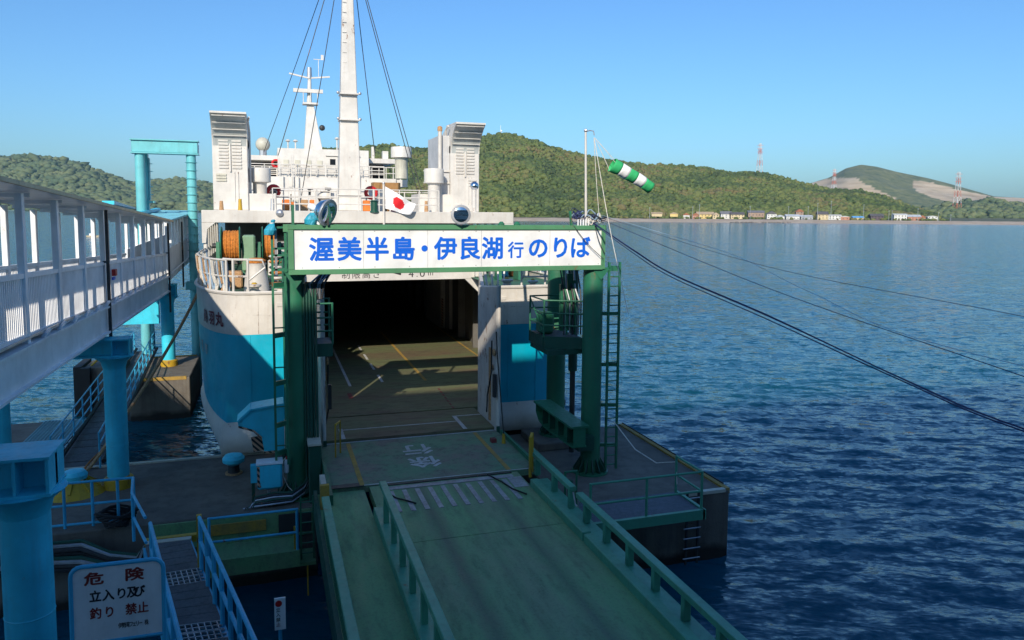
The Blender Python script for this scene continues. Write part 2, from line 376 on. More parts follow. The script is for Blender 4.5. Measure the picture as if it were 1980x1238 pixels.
def ico2():
    vs = [tuple(p) for p in ICO_V]; fs = []; mid = {}
    def m(a, b):
        k = (min(a, b), max(a, b))
        if k not in mid:
            p = (np.array(vs[a]) + np.array(vs[b])); p /= np.linalg.norm(p); mid[k] = len(vs); vs.append(tuple(p))
        return mid[k]
    for a, b, c in ICO_F:
        x, y, z = m(a, b), m(b, c), m(c, a); fs += [(a, x, z), (b, y, x), (c, z, y), (x, y, z)]
    return np.array(vs), np.array(fs)
def crowns(name, pts, radii, mat, detail, rs, tints=None, squash=.8):
    bv, bf = ico2() if detail else (ICO_V, np.array(ICO_F))
    n = len(pts); nv = len(bv)
    V = np.repeat(bv[None], n, 0) * (1 + rs.uniform(-.42, .38, (n, nv, 1))) * radii[:, None, None]
    V[:, :, 2] *= squash; V += pts[:, None, :]
    F = (bf[None] + (np.arange(n) * nv)[:, None, None]).reshape(-1, 3)
    me = bpy.data.meshes.new(name); me.vertices.add(n * nv); me.vertices.foreach_set("co", V.ravel())
    me.loops.add(F.size); me.loops.foreach_set("vertex_index", F.ravel()); me.polygons.add(len(F))
    me.polygons.foreach_set("loop_start", np.arange(0, F.size, 3)); me.polygons.foreach_set("loop_total", np.full(len(F), 3)); me.update()
    a = me.attributes.new("tint", 'FLOAT', 'POINT'); t = rs.uniform(0, 1, n) if tints is None else tints
    a.data.foreach_set("value", np.repeat(t, nv)); me.materials.append(mat)
    o = bpy.data.objects.new(name, me); col.objects.link(o); o["kind"] = "stuff"; return o
def hill(name, ridge, d0, d1, mat, base_z=1.5, nt_=46, step=6.0, rough=.10, back=True, slope_pow=.8, dep=None):
    """ridge: (image x, image y) skyline pixels, laid out from the camera; the slope climbs from distance d0 to d1"""
    xs = np.arange(ridge[0][0], ridge[-1][0] + 1, step); ys = np.interp(xs, [p[0] for p in ridge], [p[1] for p in ridge])
    rows = []; 
    for j in range(nt_ + 8):
        t = j / nt_
        row = []
        for x, y in zip(xs, ys):
            D = d0 + (d1 - d0) * t
            if dep: D += np.interp(x, [p[0] for p in dep], [p[1] for p in dep])
            top = pixel_point(x, y, d1 + (np.interp(x, [p[0] for p in dep], [p[1] for p in dep]) if dep else 0)).z
            g = pixel_point(x, 411 + .008 * (x - 990), D)
            if t <= 1: k = t ** slope_pow * (1 + .22 * math.sin(math.pi * t) * noise.noise((x * .008, t * 2.2, 3.1)))
            else: k = 1 - (t - 1) * 2.5
            z = base_z + (top - base_z) * max(k, -.2)
            z += rough * (top - base_z) * noise.noise((x * .02, t * 5, 1.7)) * min(1, t * 3) * (0 if t > .93 else 1)
            row.append((g.x, g.y, z))
        rows.append(row)
    mb = MB(); nx = len(xs); vv = [p for r in rows for p in r]
    fs = [(j * nx + i, j * nx + i + 1, (j + 1) * nx + i + 1, (j + 1) * nx + i) for j in range(len(rows) - 1) for i in range(nx - 1)]
    mb.add(vv, fs); o = mb.build(name, mat, smooth=True); struct(o)
    a = o.data.attributes.new("tint", 'FLOAT', 'POINT'); a.data.foreach_set("value", np.random.RandomState(1).uniform(.1, .5, len(o.data.vertices)))
    return np.array(rows)
def scatter(rows, n, rs, r, tmax, name, mat, detail, edge=None, squash=.8):
    J, I = int((rows.shape[0] - 9) * tmax), rows.shape[1] - 1
    j = rs.uniform(0, J, n); i = rs.uniform(0, I - .01, n)
    j0, i0 = j.astype(int), i.astype(int); fj, fi = (j - j0)[:, None], (i - i0)[:, None]
    P = (rows[j0, i0] * (1 - fj) + rows[j0 + 1, i0] * fj) * (1 - fi) + (rows[j0, i0 + 1] * (1 - fj) + rows[j0 + 1, i0 + 1] * fj) * fi
    rad = rs.uniform(r[0], r[1], n) * rs.choice([.7, 1, 1, 1.25], n)
    P[:, 2] += rad * .35
    tint = np.clip(np.array([noise.noise((p[0] * .011, p[1] * .011, p[2] * .03)) for p in P]) * .75 + .42 + rs.uniform(-.34, .34, n), 0, 1)
    return crowns(name, P, rad, mat, detail, rs, tint, squash)

rs = np.random.RandomState(11)
ridge_main = [(560, 300), (640, 290), (700, 287), (745, 281), (790, 289), (830, 291), (870, 282), (925, 268), (965, 260), (1000, 266), (1050, 281), (1100, 295), (1150, 306), (1200, 315),
              (1250, 322), (1300, 321), (1360, 326), (1420, 336), (1480, 338), (1520, 349), (1560, 359), (1610, 369), (1660, 372), (1700, 380), (1740, 395), (1790, 412), (1815, 418)]
rows = hill('wooded_hill', ridge_main, 935, 1420, WOOD, 3.0)
o = scatter(rows, 24000, rs, (1.7, 3.8), 1.0, 'woodland_canopy', WOOD, False); tag(o, 'green and russet woodland covering the hill across the bay', 'woodland')
o = scatter(rows, 6000, rs, (3.0, 5.2), 1.0, 'broad_tree_crowns', WOOD, True)
tag(o, 'broad leafy crowns rising out of the woodland across the bay', 'woodland')
ridge_left = [(-260, 330), (-120, 318), (-40, 311), (0, 307), (40, 305), (75, 308), (120, 309), (150, 314), (180, 325), (210, 340), (235, 350), (262, 358), (300, 352), (345, 348), (370, 352), (400, 360), (450, 372), (520, 385), (600, 398)]
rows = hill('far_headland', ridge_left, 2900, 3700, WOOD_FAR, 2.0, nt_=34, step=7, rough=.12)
o = scatter(rows, 5200, rs, (11, 21), 1.0, 'far_headland_woods', WOOD_FAR, False, squash=.7)
tag(o, 'hazy woodland on the far headland at the left', 'woodland')
# quarried mountain
def quarry_mat():
    m, nt, b, pos = new_mat('quarry_rock')
    n1 = noise_tex(nt, pos, .006, 6, .6, .5); n2 = noise_tex(nt, mapped(nt, pos, (.004, .004, .06)), 1, 5, .6)
    at = nd(nt, "ShaderNodeAttribute", attribute_name="bare")
    ad = nd(nt, "ShaderNodeMath", operation='MULTIPLY_ADD'); nt.links.new(n1, ad.inputs[0]); ad.inputs[1].default_value = .35; nt.links.new(at.outputs['Fac'], ad.inputs[2])
    rock = mix(nt, ramp(nt, n2, [(.35, 0), (.65, 1)]), (.34, .255, .165), (.50, .40, .28)); wood = mix(nt, ramp(nt, noise_tex(nt, pos, .02, 6, .75), [(.35, 0), (.65, 1)]), (.050, .075, .030), (.17, .17, .075))
    nt.links.new(mix(nt, ramp(nt, ad.outputs[0], [(.55, 0), (.80, 1)]), wood, rock), b.inputs['Base Color']); b.inputs['Roughness'].default_value = .9
    bump(nt, b, n2, .6, 8); return m
QM = quarry_mat()
ridge_q = [(1500, 372), (1560, 356), (1600, 344), (1632, 326), (1660, 319), (1690, 323), (1730, 333), (1790, 345), (1830, 355), (1880, 369), (1920, 380), (1990, 384), (2120, 392), (2250, 405)]
rows = hill('quarried_mountain', ridge_q, 3300, 4300, QM, 2.0, nt_=40, step=6, rough=.06)
qo = bpy.data.objects['quarried_mountain']; at = qo.data.attributes.new("bare", 'FLOAT', 'POINT')
def bare(v):
    d = Vector(v) - EYE; dep = d.dot(fwd); px = 990 + 1450 * d.dot(rgt) / dep; py = 540 - 1450 * d.dot(upv) / dep
    def inp(poly):
        c = False; j = len(poly) - 1
        for i in range(len(poly)):
            if (poly[i][1] > py) != (poly[j][1] > py) and px < (poly[j][0] - poly[i][0]) * (py - poly[i][1]) / (poly[j][1] - poly[i][1]) + poly[i][0]: c = not c
            j = i
        return c
    a = inp([(1560, 356), (1600, 345), (1655, 343), (1690, 363), (1735, 385), (1700, 396), (1600, 375)]); b_ = inp([(1762, 348), (1800, 352), (1850, 366), (1900, 376), (1930, 384), (1860, 396), (1800, 382), (1768, 368)]); c_ = inp([(1920, 381), (2100, 385), (2100, 412), (1960, 400)])
    return .62 if (a or b_ or c_) else .25
at.data.foreach_set("value", [bare(v.co) for v in qo.data.vertices])
ridge_s = [(1690, 425), (1760, 412), (1830, 396), (1880, 388), (1905, 385), (1940, 391), (1990, 397), (2080, 402), (2200, 408)]
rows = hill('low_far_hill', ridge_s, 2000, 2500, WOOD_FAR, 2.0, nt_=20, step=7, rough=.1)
o = scatter(rows, 1500, rs, (7, 13), 1.0, 'low_far_woods', WOOD_FAR, False, squash=.7)
tag(o, 'dark woodland on the low hill below the quarry', 'woodland')
ridge_f = [(1640, 405), (1720, 402), (1800, 408), (1850, 414), (1900, 418)]
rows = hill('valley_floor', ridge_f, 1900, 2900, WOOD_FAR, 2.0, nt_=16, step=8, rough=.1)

# shore: land strip and beach
def strip(name, prof, mat):   # prof rows: list of (D, z) ; laid along the coast
    xs = np.arange(540, 2300, 10); mb = MB(); vv = []
    for D, z in prof:
        for x in xs:
            off = 6 * noise.noise((x * .01, 0, 0)) + (-25 if 1380 < x < 1560 else 0) * math.sin(math.pi * min(max((x - 1380) / 180, 0), 1)) * .3
            g = pixel_point(x, 411 + .008 * (x - 990), D + off); vv.append((g.x, g.y, z + .35 * noise.noise((x * .05, D, 0))))
    n = len(xs); fs = [(j * n + i, j * n + i + 1, (j + 1) * n + i + 1, (j + 1) * n + i) for j in range(len(prof) - 1) for i in range(n - 1)]
    mb.add(vv, fs); return struct(mb.build(name, mat, smooth=True))
strip('beach', [(822, -1.2), (840, .2), (856, 1.6), (872, 2.9), (880, 3.3), (895, 3.5)], worn('beach_sand', (.40, .30, .21), (.50, .41, .30), (.24, .18, .13), .05))
strip('shore_land', [(890, 3.45), (915, 3.8), (960, 4.4), (1040, 6.5)], worn('shore_grass', (.075, .085, .030), (.14, .12, .06), (.05, .05, .03), .06))
mb = MB()
for i in range(70):     # breakwater rocks
    px = random.uniform(1410, 1530); D = 835 + random.uniform(-5, 6); g = pixel_point(px, 424, D); r = random.uniform(.8, 1.8); mb.ball((g.x, g.y, .3), r, 6, 4, .6)
o = mb.build('breakwater_rocks', worn('rocks', (.12, .10, .085), (.2, .18, .15), (.05, .04, .04), .4)); o["kind"] = "stuff"
tag(o, 'low reef of rocks off the beach below the houses', 'rocks')

n_ = 260; pxs = rs.uniform(1190, 1830, n_); Ds = rs.uniform(898, 935, n_); P0 = np.array([tuple(pixel_point(a, 424, d)) for a, d in zip(pxs, Ds)]); P0[:, 2] = 4.6
o = crowns('shore_shrubs', P0, rs.uniform(1.2, 3.2, n_), WOOD, False, rs); tag(o, 'shrubs and garden trees between the houses on the shore', 'shrubs')
# houses on the shore  (image x, width px, wall height px, roof, wall, depth m, kind)
HM = {}
def hm(k, c, r=.7): 
    if k not in HM: HM[k] = plain(k, c, r, 0, .2, .3)
    return HM[k]
W_ = {'white': hm('house_white', (.62, .60, .56)), 'cream': hm('house_cream', (.55, .44, .26)), 'yellow': hm('house_yellow', (.62, .46, .18)), 'grey': hm('house_grey', (.36, .37, .38)), 'red': hm('house_red', (.42, .20, .13)),
      'brown': hm('house_brown', (.32, .22, .16)), 'purple': hm('house_dark', (.10, .07, .08))}
RF = {'grey': hm('roof_grey', (.15, .15, .165)), 'silver': hm('roof_silver', (.40, .43, .46)), 'tile': hm('roof_tile', (.09, .085, .09)), 'rust': hm('roof_rust', (.30, .11, .05)), 'tan': hm('roof_tan', (.40, .30, .20)), 'blue': hm('roof_blue', (.12, .34, .62)), 'white': hm('roof_white', (.62, .62, .6))}
WIN = hm('house_window', (.03, .035, .045), .2)
HOUSES = [
 (1270, 20, 5, 'tan', 'cream', 'small cream hut with tan roof, leftmost building along the shore'),
 (1303, 15, 5, 'tan', 'yellow', 'small yellow shed standing alone below the trees near the left huts'),
 (1327, 12, 9, 'rust', 'white', 'narrow white house with rust roof left of the long yellow building'),
 (1345, 12, 9, 'rust', 'red', 'small red house tucked against the long yellow building'),
 (1364, 32, 11, 'tan', 'yellow', 'long yellow two storey building with tan roof on the shore'),
 (1384, 12, 10, 'tan', 'cream', 'cream gabled house at the right end of the yellow building'),
 (1404, 20, 12, 'grey', 'white', 'white two storey house with grey roof right of the cream gabled house'),
 (1426, 25, 11, 'tile', 'cream', 'cream house with dark tiled roof between two white houses'),
 (1462, 30, 9, 'grey', 'brown', 'long brown low building with grey roof behind the beach wall'),
 (1492, 18, 13, 'tile', 'white', 'tall white house with dark gable right of the long brown building'),
 (1509, 15, 7, 'silver', 'white', 'small white warehouse with silver gable roof'),
 (1533, 25, 8, 'silver', 'white', 'wide white warehouse with pale arched roof between two smaller sheds'),
 (1560, 22, 7, 'silver', 'grey', 'grey shore warehouse with pale roof right of the wide white one'),
 (1546, 14, 12, 'rust', 'brown', 'brown house with rust roof rising behind the warehouses'),
 (1591, 20, 13, 'tile', 'cream', 'cream two storey house with dark tiled roof beside a tall pole'),
 (1614, 24, 11, 'white', 'white', 'broad white flat house right of the tall pole'),
 (1634, 16, 8, 'white', 'red', 'red walled shed with white gable among the white houses'),
 (1660, 20, 6, 'blue', 'cream', 'low cream shed with bright blue roof on the shore'),
 (1696, 24, 10, 'tile', 'purple', 'dark traditional house with tiled hip roof near the blue roofed shed'),
 (1741, 24, 14, 'white', 'white', 'tall white block house standing on the shore before the trees'),
 (1768, 24, 9, 'silver', 'red', 'red brick shed with silver roof beside the tall white house'),
 (1783, 12, 8, 'rust', 'red', 'small orange shed at the end of the row'),
 (1803, 18, 10, 'white', 'white', 'white building at the spit, rightmost house of the row'),
]
for px, w, h, rf, wl_, lab in HOUSES:
    D = 906 + random.uniform(-6, 8) + (26 if 'behind' in lab else 0); k = D / 1450
    y = 428 + .006 * (px - 1250) - (6 if px < 1310 else 0) - (5 if 'behind' in lab else 0)
    g = pixel_point(px, y, D); g.z = 3.5 + (3.5 if (px < 1310 or 'behind' in lab) else 0); w2 = w * k / 2; hh = h * k * .8; dp = w * k * .42 + 2.5
    t = thing('house', lab, 'house', g, 'houses along the far shore')
    ax = Vector((math.cos(R(-24 + random.uniform(-10, 10))), math.sin(R(-24)), 0)).normalized(); ay = Vector((-ax.y, ax.x, 0)); az = Vector((0, 0, 1))
    def q(a, b, c): return g + ax * a + ay * b + az * c
    m = MB(); m.hexa([q(-w2, 0, -1), q(w2, 0, -1), q(w2, dp, -1), q(-w2, dp, -1), q(-w2, 0, hh), q(w2, 0, hh), q(w2, dp, hh), q(-w2, dp, hh)]); m.build('wall', W_[wl_], t)
    m = MB(); rh = hh * (.5 if rf != 'white' else .12) + .4; e = .6
    if w < 19: m.prism([q(-w2 - e, -e, hh), q(w2 + e, -e, hh), q(0, -e, hh + rh)], ay * (dp + 2 * e))
    else: m.prism([q(-w2 - e, -e, hh), q(-w2 - e, dp + e, hh), q(-w2 - e, dp / 2, hh + rh)], ax * (2 * w2 + 2 * e))
    m.build('roof', RF[rf], t)
    if h >= 7:
        nwin = max(2, int(w / 6))
        for i in range(nwin):
            for lv in range(2 if h > 9 else 1):
                a = -w2 + 2 * w2 * (i + .5) / nwin; zz = hh * (.28 + .42 * lv)
                m = MB(); m.hexa([q(a - .55, -.08, zz), q(a + .55, -.08, zz), q(a + .55, .05, zz), q(a - .55, .05, zz), q(a - .55, -.08, zz + 1.1), q(a + .55, -.08, zz + 1.1), q(a + .55, .05, zz + 1.1), q(a - .55, .05, zz + 1.1)]); m.build('window', WIN, t)
for i, (px, yb, h) in enumerate([(1256, 424, 20), (1339, 424, 22), (1352, 424, 26), (1450, 426, 24), (1524, 428, 24), (1562, 424, 24), (1580, 429, 30), (1606, 429, 34), (1669, 430, 28), (1718, 431, 18), (1724, 431, 18), (1774, 428, 22), (1814, 430, 16), (1838, 429, 12)]):
    D = 893; g = pixel_point(px, yb, D); g.z = 3.4; t = thing('utility_pole', ['concrete utility pole %s along the far shore' % s for s in ('farthest left', 'left of the yellow building', 'over the yellow building', 'between the cream and white houses', 'above the warehouses', 'behind the grey warehouse', 'tall, left of the cream house', 'tallest, right of the cream house', 'by the blue roofed shed', 'short, left of the white block', 'short, closest to the white block', 'above the brick shed', 'on the spit by the last house', 'lowest and farthest right')][i], 'utility pole', g, 'poles along the far shore')
    hh = h * D / 1450 * 1.1; MB().cyl(g - Vector((0, 0, 2)), g + Vector((0, 0, hh)), .28, .18, 6).build('pole', M['galv'], t)
    MB().bar(g + Vector((-1.1, .3, hh - .8)), g + Vector((1.1, -.3, hh - .8)), .2, .2).build('crossarm', M['galv'], t)
# pylons
def pylon(px, ytop, ybot, D, lab):
    b = pixel_point(px, ybot, D); hh = (ybot - ytop) * D / 1450; t = thing('power_pylon', lab, 'pylon', b, 'power pylons on the hills')
    red, wh = hm('pylon_red', (.55, .16, .10)), hm('pylon_white', (.62, .60, .58)); w0, w1 = hh * .075, hh * .02; s = D / 1450 * .55
    for seg in range(6):
        m = MB(); z0, z1 = hh * seg / 6, hh * (seg + 1) / 6
        for sx in (-1, 1):
            for sy in (-1, 1):
                a = w0 + (w1 - w0) * seg / 6; c = w0 + (w1 - w0) * (seg + 1) / 6
                m.bar(b + Vector((sx * a, sy * a, z0)), b + Vector((sx * c, sy * c, z1)), s, s); m.bar(b + Vector((sx * a, sy * a, z0)), b + Vector((-sx * c, sy * c, z1)), s * .5, s * .5)
        m.build('lattice_section', red if seg % 2 == 0 else wh, t, kind='stuff')
    for k in (.74, .84, .94): MB().bar(b + Vector((-hh * .09, hh * .03, hh * k)), b + Vector((hh * .09, -hh * .03, hh * k)), s, s).build('crossarm', red, t)
pylon(1468, 278, 342, 1460, 'red and white lattice power pylon on the ridge of the wooded hill')
pylon(1612, 327, 372, 2300, 'small lattice pylon in front of the quarried mountain slope')
pylon(1850, 333, 405, 2200, 'red and white lattice pylon right of the quarry, before the low hill')
b = pixel_point(968, 263, 1430); t = thing('radio_mast', 'small white radio mast with dishes on the hilltop', 'mast', b)
MB().cyl(b, b + Vector((0, 0, 20)), .6, .3, 6).build('pole', M['cloth_white'], t); MB().box(b.x - 2, b.x + 2, b.y - 2, b.y + 2, b.z, b.z + 6).build('hut', M['cloth_white'], t); MB().ball(b + Vector((1, -1, 9)), 2, 8, 6).build('dish', M['cloth_white'], t)
# small craft
def boat(px, py, D, lab, hullm, L):
    g = pixel_point(px, py, D); g.z = .15; t = thing('small_boat', lab, 'boat', g); m = MB()
    a = Vector((.95, -.3, 0)); c = Vector((.3, .95, 0)); up = Vector((0, 0, 1)); w = L * .16
    m.add([g + a * L / 2 + up * L * .13, g + a * L * .2 - c * w + up * L * .1, g - a * L / 2 - c * w + up * L * .09, g - a * L / 2 + c * w + up * L * .09, g + a * L * .2 + c * w + up * L * .1,
           g + a * L * .42 - up * .2, g + a * L * .15 - c * w * .7 - up * .2, g - a * L * .46 - c * w * .7 - up * .2, g - a * L * .46 + c * w * .7 - up * .2, g + a * L * .15 + c * w * .7 - up * .2],
          [(0, 1, 2, 3, 4), (9, 8, 7, 6, 5), (0, 5, 6, 1), (1, 6, 7, 2), (2, 7, 8, 3), (3, 8, 9, 4), (4, 9, 5, 0)])
    m.build('hull', hullm, t)
    h = MB(); p = g - a * L * .15 + up * L * .1; s = L * .12
    h.hexa([p - a * s - c * w * .6, p + a * s - c * w * .6, p + a * s + c * w * .6, p - a * s + c * w * .6, p - a * s * .9 - c * w * .5 + up * s * 1.3, p + a * s * .7 - c * w * .5 + up * s * 1.3, p + a * s * .7 + c * w * .5 + up * s * 1.3, p - a * s * .9 + c * w * .5 + up * s * 1.3]); h.build('cabin', M['cloth_white'], t)
boat(180, 457, 255, 'small cream workboat on the water seen through the footbridge posts', hm('boat_cream', (.55, .45, .30)), 4.2)
boat(1962, 428, 990, 'white boat lying off the spit at the far right edge', hm('boat_white', (.7, .66, .62)), 11)
boat(1930, 428, 1010, 'red and white boat by the spit, left of the white one', hm('boat_red', (.55, .16, .12)), 9)

# the air over the bay
hz = MB().box(-5200, 7000, -60, 7200, -4, 330).build('haze', M['galv']); hz["kind"] = "stuff"; hz.data.materials.clear()
hm_ = bpy.data.materials.new('haze_air'); hm_.use_nodes = True; hn = hm_.node_tree; hn.nodes.remove(hn.nodes["Principled BSDF"])
pv = hn.nodes.new("ShaderNodeVolumePrincipled"); pv.inputs['Color'].default_value = (.45, .75, 1.0, 1); pv.inputs['Density'].default_value = 0.32e-4; pv.inputs['Anisotropy'].default_value = 0.0
hn.links.new(pv.outputs[0], hn.nodes["Material Output"].inputs['Volume']); hz.data.materials.append(hm_)
hz["label"] = "thin blue haze over the bay"; hz["category"] = "haze"

boat(-52, 446, 300, 'grey green work vessel cut off by the left edge behind the footbridge', hm('vessel_grey', (.20, .30, .27)), 26)
# ================================================================== unseen terminal behind the viewpoint, its height and wing shaped to cast the shade
t = thing('terminal_building', 'unseen ferry terminal behind the viewpoint, roofs shaped to shade the quay', 'building', (0, -8, 0))
MB().box(-14, 34, -22, -1.9, 2.2, 8.0).build('lower_floor', M['ship_white'], t)
MB().box(-14.2, 34, -22, -8.6, 8.0, 23.8).build('upper_floors', M['ship_white'], t)
MB().box(-14.26, 34.4, -22.4, -8.0, 23.8, 24.42).build('roof', M['concrete'], t)
MB().prism([(-14.3, -9.2, 2.2), (-14.3, -9.2, 19.2), (-31, -9.2, 33.1), (-31, -9.2, 2.2)], (0, -12, 0)).build('shade_wing', M['ship_white'], t)  # added wing, pitched so its shadow covers the walkways on the left
MB().prism([(-14.3, -8.0, 19.3), (-14.3, -8.0, 19.8), (-31, -8.0, 33.7), (-31, -8.0, 33.2)], (0, -13.5, 0)).build('shade_roof', M['concrete'], t)
for i in range(11):
    for j in range(4): MB().box(-12 + i * 4, -8.4 + i * 4, -8.63, -8.55, 9.0 + j * 3.6, 10.8 + j * 3.6).build('window', M['glass_dark'], t)
quay = MB(); quay.box(-50, 36, -40, 4.6, -2, 2.2); struct(quay.build('quay_ground', M['concrete']))

# ================================================================== concrete piers
def pier(name, lab, x0, x1, y0, y1, z1, edge=None, edge_sides=''):
    t = thing(name, lab, 'pier', ((x0 + x1) / 2, (y0 + y1) / 2, 0)); MB().box(x0, x1, y0, y1, -2, z1).build('block', M['concrete'], t, bevel=.03)
    e = .14
    if 'r' in edge_sides: MB().box(x1 - e, x1 + .02, y0 + .02, y1, z1 - .1, z1 + .05).build('edge_strip', M['line_yellow'], t)
    if 'f' in edge_sides: MB().box(x0, x1 - e, y0 - .02, y0 + .1, z1 - .1, z1 + .045).build('edge_strip', M['line_yellow'], t)
    if 'b' in edge_sides: MB().box(x0, x1 - e, y1 - .12, y1 + .02, z1 - .1, z1 + .045).build('edge_strip', M['line_yellow'], t)
    return t
pr = pier('mooring_pier', 'dark concrete pier on the right carrying the right gantry columns', 7.25, 12.0, 17.3, 23.95, 1.9, edge_sides='r')
MB().box(7.25, 11.86, 17.27, 17.42, 1.86, 1.95).build('edge_strip', M['cream'], pr)
MB().box(8.05, 9.9, 21.9, 23.7, 1.9, 2.15).build('plinth', M['concrete'], pr, bevel=.03)
for i in range(4): MB().box(11.98, 12.14, 18.2 + i * 1.5, 18.5 + i * 1.5, .2, 1.75).build('fender', M['black_rubber'], pr)
MB().cyl((11.93, 17.5, 2.02), (11.93, 23.8, 2.02), .02, None, 6).build('edge_cable', M['black_rubber'], pr)
pl = pier('mooring_pier', 'dark concrete pier on the left between the gangway and the ferry', -9.4, 1.05, 19.45, 24.3, 1.9)
MB().box(-9.4, 1.05, 24.2, 24.34, 1.84, 1.95).build('edge_strip', M['cream'], pl)
pier('mooring_dolphin', 'tall dark concrete block under the footbridge beside the ferry', -6.05, -3.55, 36.6, 42, 1.9, edge_sides='fb')
t = pier('mooring_dolphin', 'smaller concrete block with black fenders at the left of the narrow walkway', -8.25, -6.6, 38.4, 40.4, 2.2)
MB().box(-8.6, -8.28, 38.2, 40.4, -.5, 2.3).build('fender', M['black_rubber'], t)
MB().box(-8.3, -7.9, 38.05, 38.38, -.5, 2.25).build('fender', M['black_rubber'], t)
MB().tube([(-8, 38.9, 2.2), (-7.6, 38.9, 2.6), (-7.2, 39, 2.6), (-6.9, 39, 2.2)], .05).build('handle', M['yellow'], t)

# ================================================================== vehicle ramp
rp = thing('vehicle_ramp', 'green painted steel vehicle ramp running out to the ferry', 'ramp', (4, 12, 2.8))
for i, (y0, y1) in enumerate(((4.2, 9.2), (9.22, 14.58), (14.6, 17.98))):
    MB().box(2.22, 6.02, y0, y1, 2.55, 2.8).build('deck_plate', M['ramp'], rp)
MB().box(.98, 2.10, 4.2, 17.98, 2.5, 2.74).build('walkway_plate', M['ramp'], rp)
MB().box(2.10, 2.40, 4.2, 16.3, 2.5, 2.95).build('kerb', M['rail_green'], rp, bevel=.015)
for y0, y1 in ((4.2, 13.6), (13.66, 16.9)): MB().box(6.0, 6.20, y0, y1, 2.5, 2.98).build('kerb', M['rail_green'], rp, bevel=.015)
MB().box(6.30, 6.62, 4.2, 17.3, 2.35, 2.80).build('side_beam', M['rail_green'], rp, bevel=.01)
MB().box(.90, .98, 4.2, 17.98, 2.2, 2.85).build('side_beam', M['green_dark'], rp)
for y in np.arange(5, 17.5, 2.1): MB().box(1.0, 6.3, y, y + .2, 2.0, 2.5).build('cross_girder', M['green_dark'], rp)
for x in (1.2, 3.2, 5.2, 6.3): MB().box(x, x + .25, 4.2, 17.9, 1.6, 2.48).build('girder', M['green_dark'], rp)
MB().box(2.57, 5.82, 17.60, 17.80, 2.804, 2.816).build('joint_plate', M['steel_plate'], rp)
MB().box(2.55, 5.85, 17.90, 17.97, 2.80, 2.825).build('hinge_strip', M['dark_steel'], rp)
for i in range(10):
    x = 2.62 + i * .315
    MB().box(x, x + .115, 16.2 - .004 * i, 17.52, 2.804, 2.812).build('tread_strip', M['steel_plate'], rp)
MB().box(5.62, 5.98, 16.9, 17.6, 2.804, 2.81).build('tread_plate', M['steel_plate'], rp)
MB().tube([(5.2, 17.9, 2.83), (5.4, 17.3, 2.83), (5.5, 16.8, 2.83), (5.72, 16.35, 2.83)], .02).build('loose_cable', M['black_rubber'], rp)
MB().tube([(2.6, 17.3, 2.83), (2.72, 17.0, 2.83), (2.95, 16.75, 2.83), (3.1, 16.55, 2.83)], .02).build('loose_cable', M['black_rubber'], rp)
# apron flap
ap = thing('apron_flap', 'worn green steel flap joining the ramp to the ferry deck', 'ramp flap', (4, 20, 2.8))
MB().box(1.3, 6.55, 18.02, 21.66, 2.66, 2.82).build('plate', M['apron'], ap)
MB().box(1.3, 6.55, 21.60, 21.665, 2.822, 2.83).build('edge_line', M['line_white'], ap)
MB().box(1.3, 6.4, 18.03, 18.07, 2.822, 2.83).build('edge_line', M['line_white'], ap)
for x in (2.0, 5.78): MB().box(x, x + .12, 18.1, 21.55, 2.824, 2.828).build('lane_line', M['line_yellow'], ap)
MB().box(1.3, 2.1, 17.99, 18.22, 2.822, 2.84).build('hinge_cover', M['dark_steel'], ap); MB().box(2.0, 2.1, 18.02, 18.2, 2.841, 2.845).build('edge_line', M['line_yellow'], ap)
MB().box(1.22, 1.3, 17.2, 21.6, 2.6, 2.98).build('side_kerb', M['green'], ap); MB().box(6.55, 6.63, 18.02, 21.2, 2.6, 2.95).build('side_kerb', M['green'], ap)
for ch, y in (('徐', 19.36), ('行', 20.46)):
    letter(ch, (3.86, y, 2.8245), (-1, 0, 0), (0, -1, 0), .86, .90, M['line_white'], ap, .022, 'painted_character')
t = thing('mooring_fitting', 'small yellow latch with a taut black wire on the apron by the right post', 'latch', (6.4, 20.3, 2.83))
MB().cyl((6.38, 20.3, 2.82), (6.38, 20.3, 3.1), .06, .04, 8).build('post', M['yellow'], t); MB().tube([(6.38, 20.3, 3.1), (6.45, 21.2, 5.2), (6.5, 21.5, 5.9)], .018).build('wire', M['black_rubber'], t)
MB().box(6.05, 6.2, 20.4, 20.6, 2.82, 2.93).build('shackle', M['line_red'], t)

def rail_line(name, lab, pts, ph, post_w, rail, mat, posts, base, midr=None, parent=None, n=8):
    t = parent or thing(name, lab, 'railing', (pts[0][0], pts[0][1], base))
    for p in posts:
        MB().bar((p[0], p[1], base if len(p) < 3 else p[2]), (p[0], p[1], p[3] if len(p) > 3 else ph - rail[1] / 2), post_w[0], post_w[1], (0, 1, 0)).build('post', mat, t, bevel=.008)
    for a, b in zip(pts[:-1], pts[1:]): MB().bar(a, b, rail[0], rail[1]).build('top_rail', mat, t, bevel=.01)
    return t
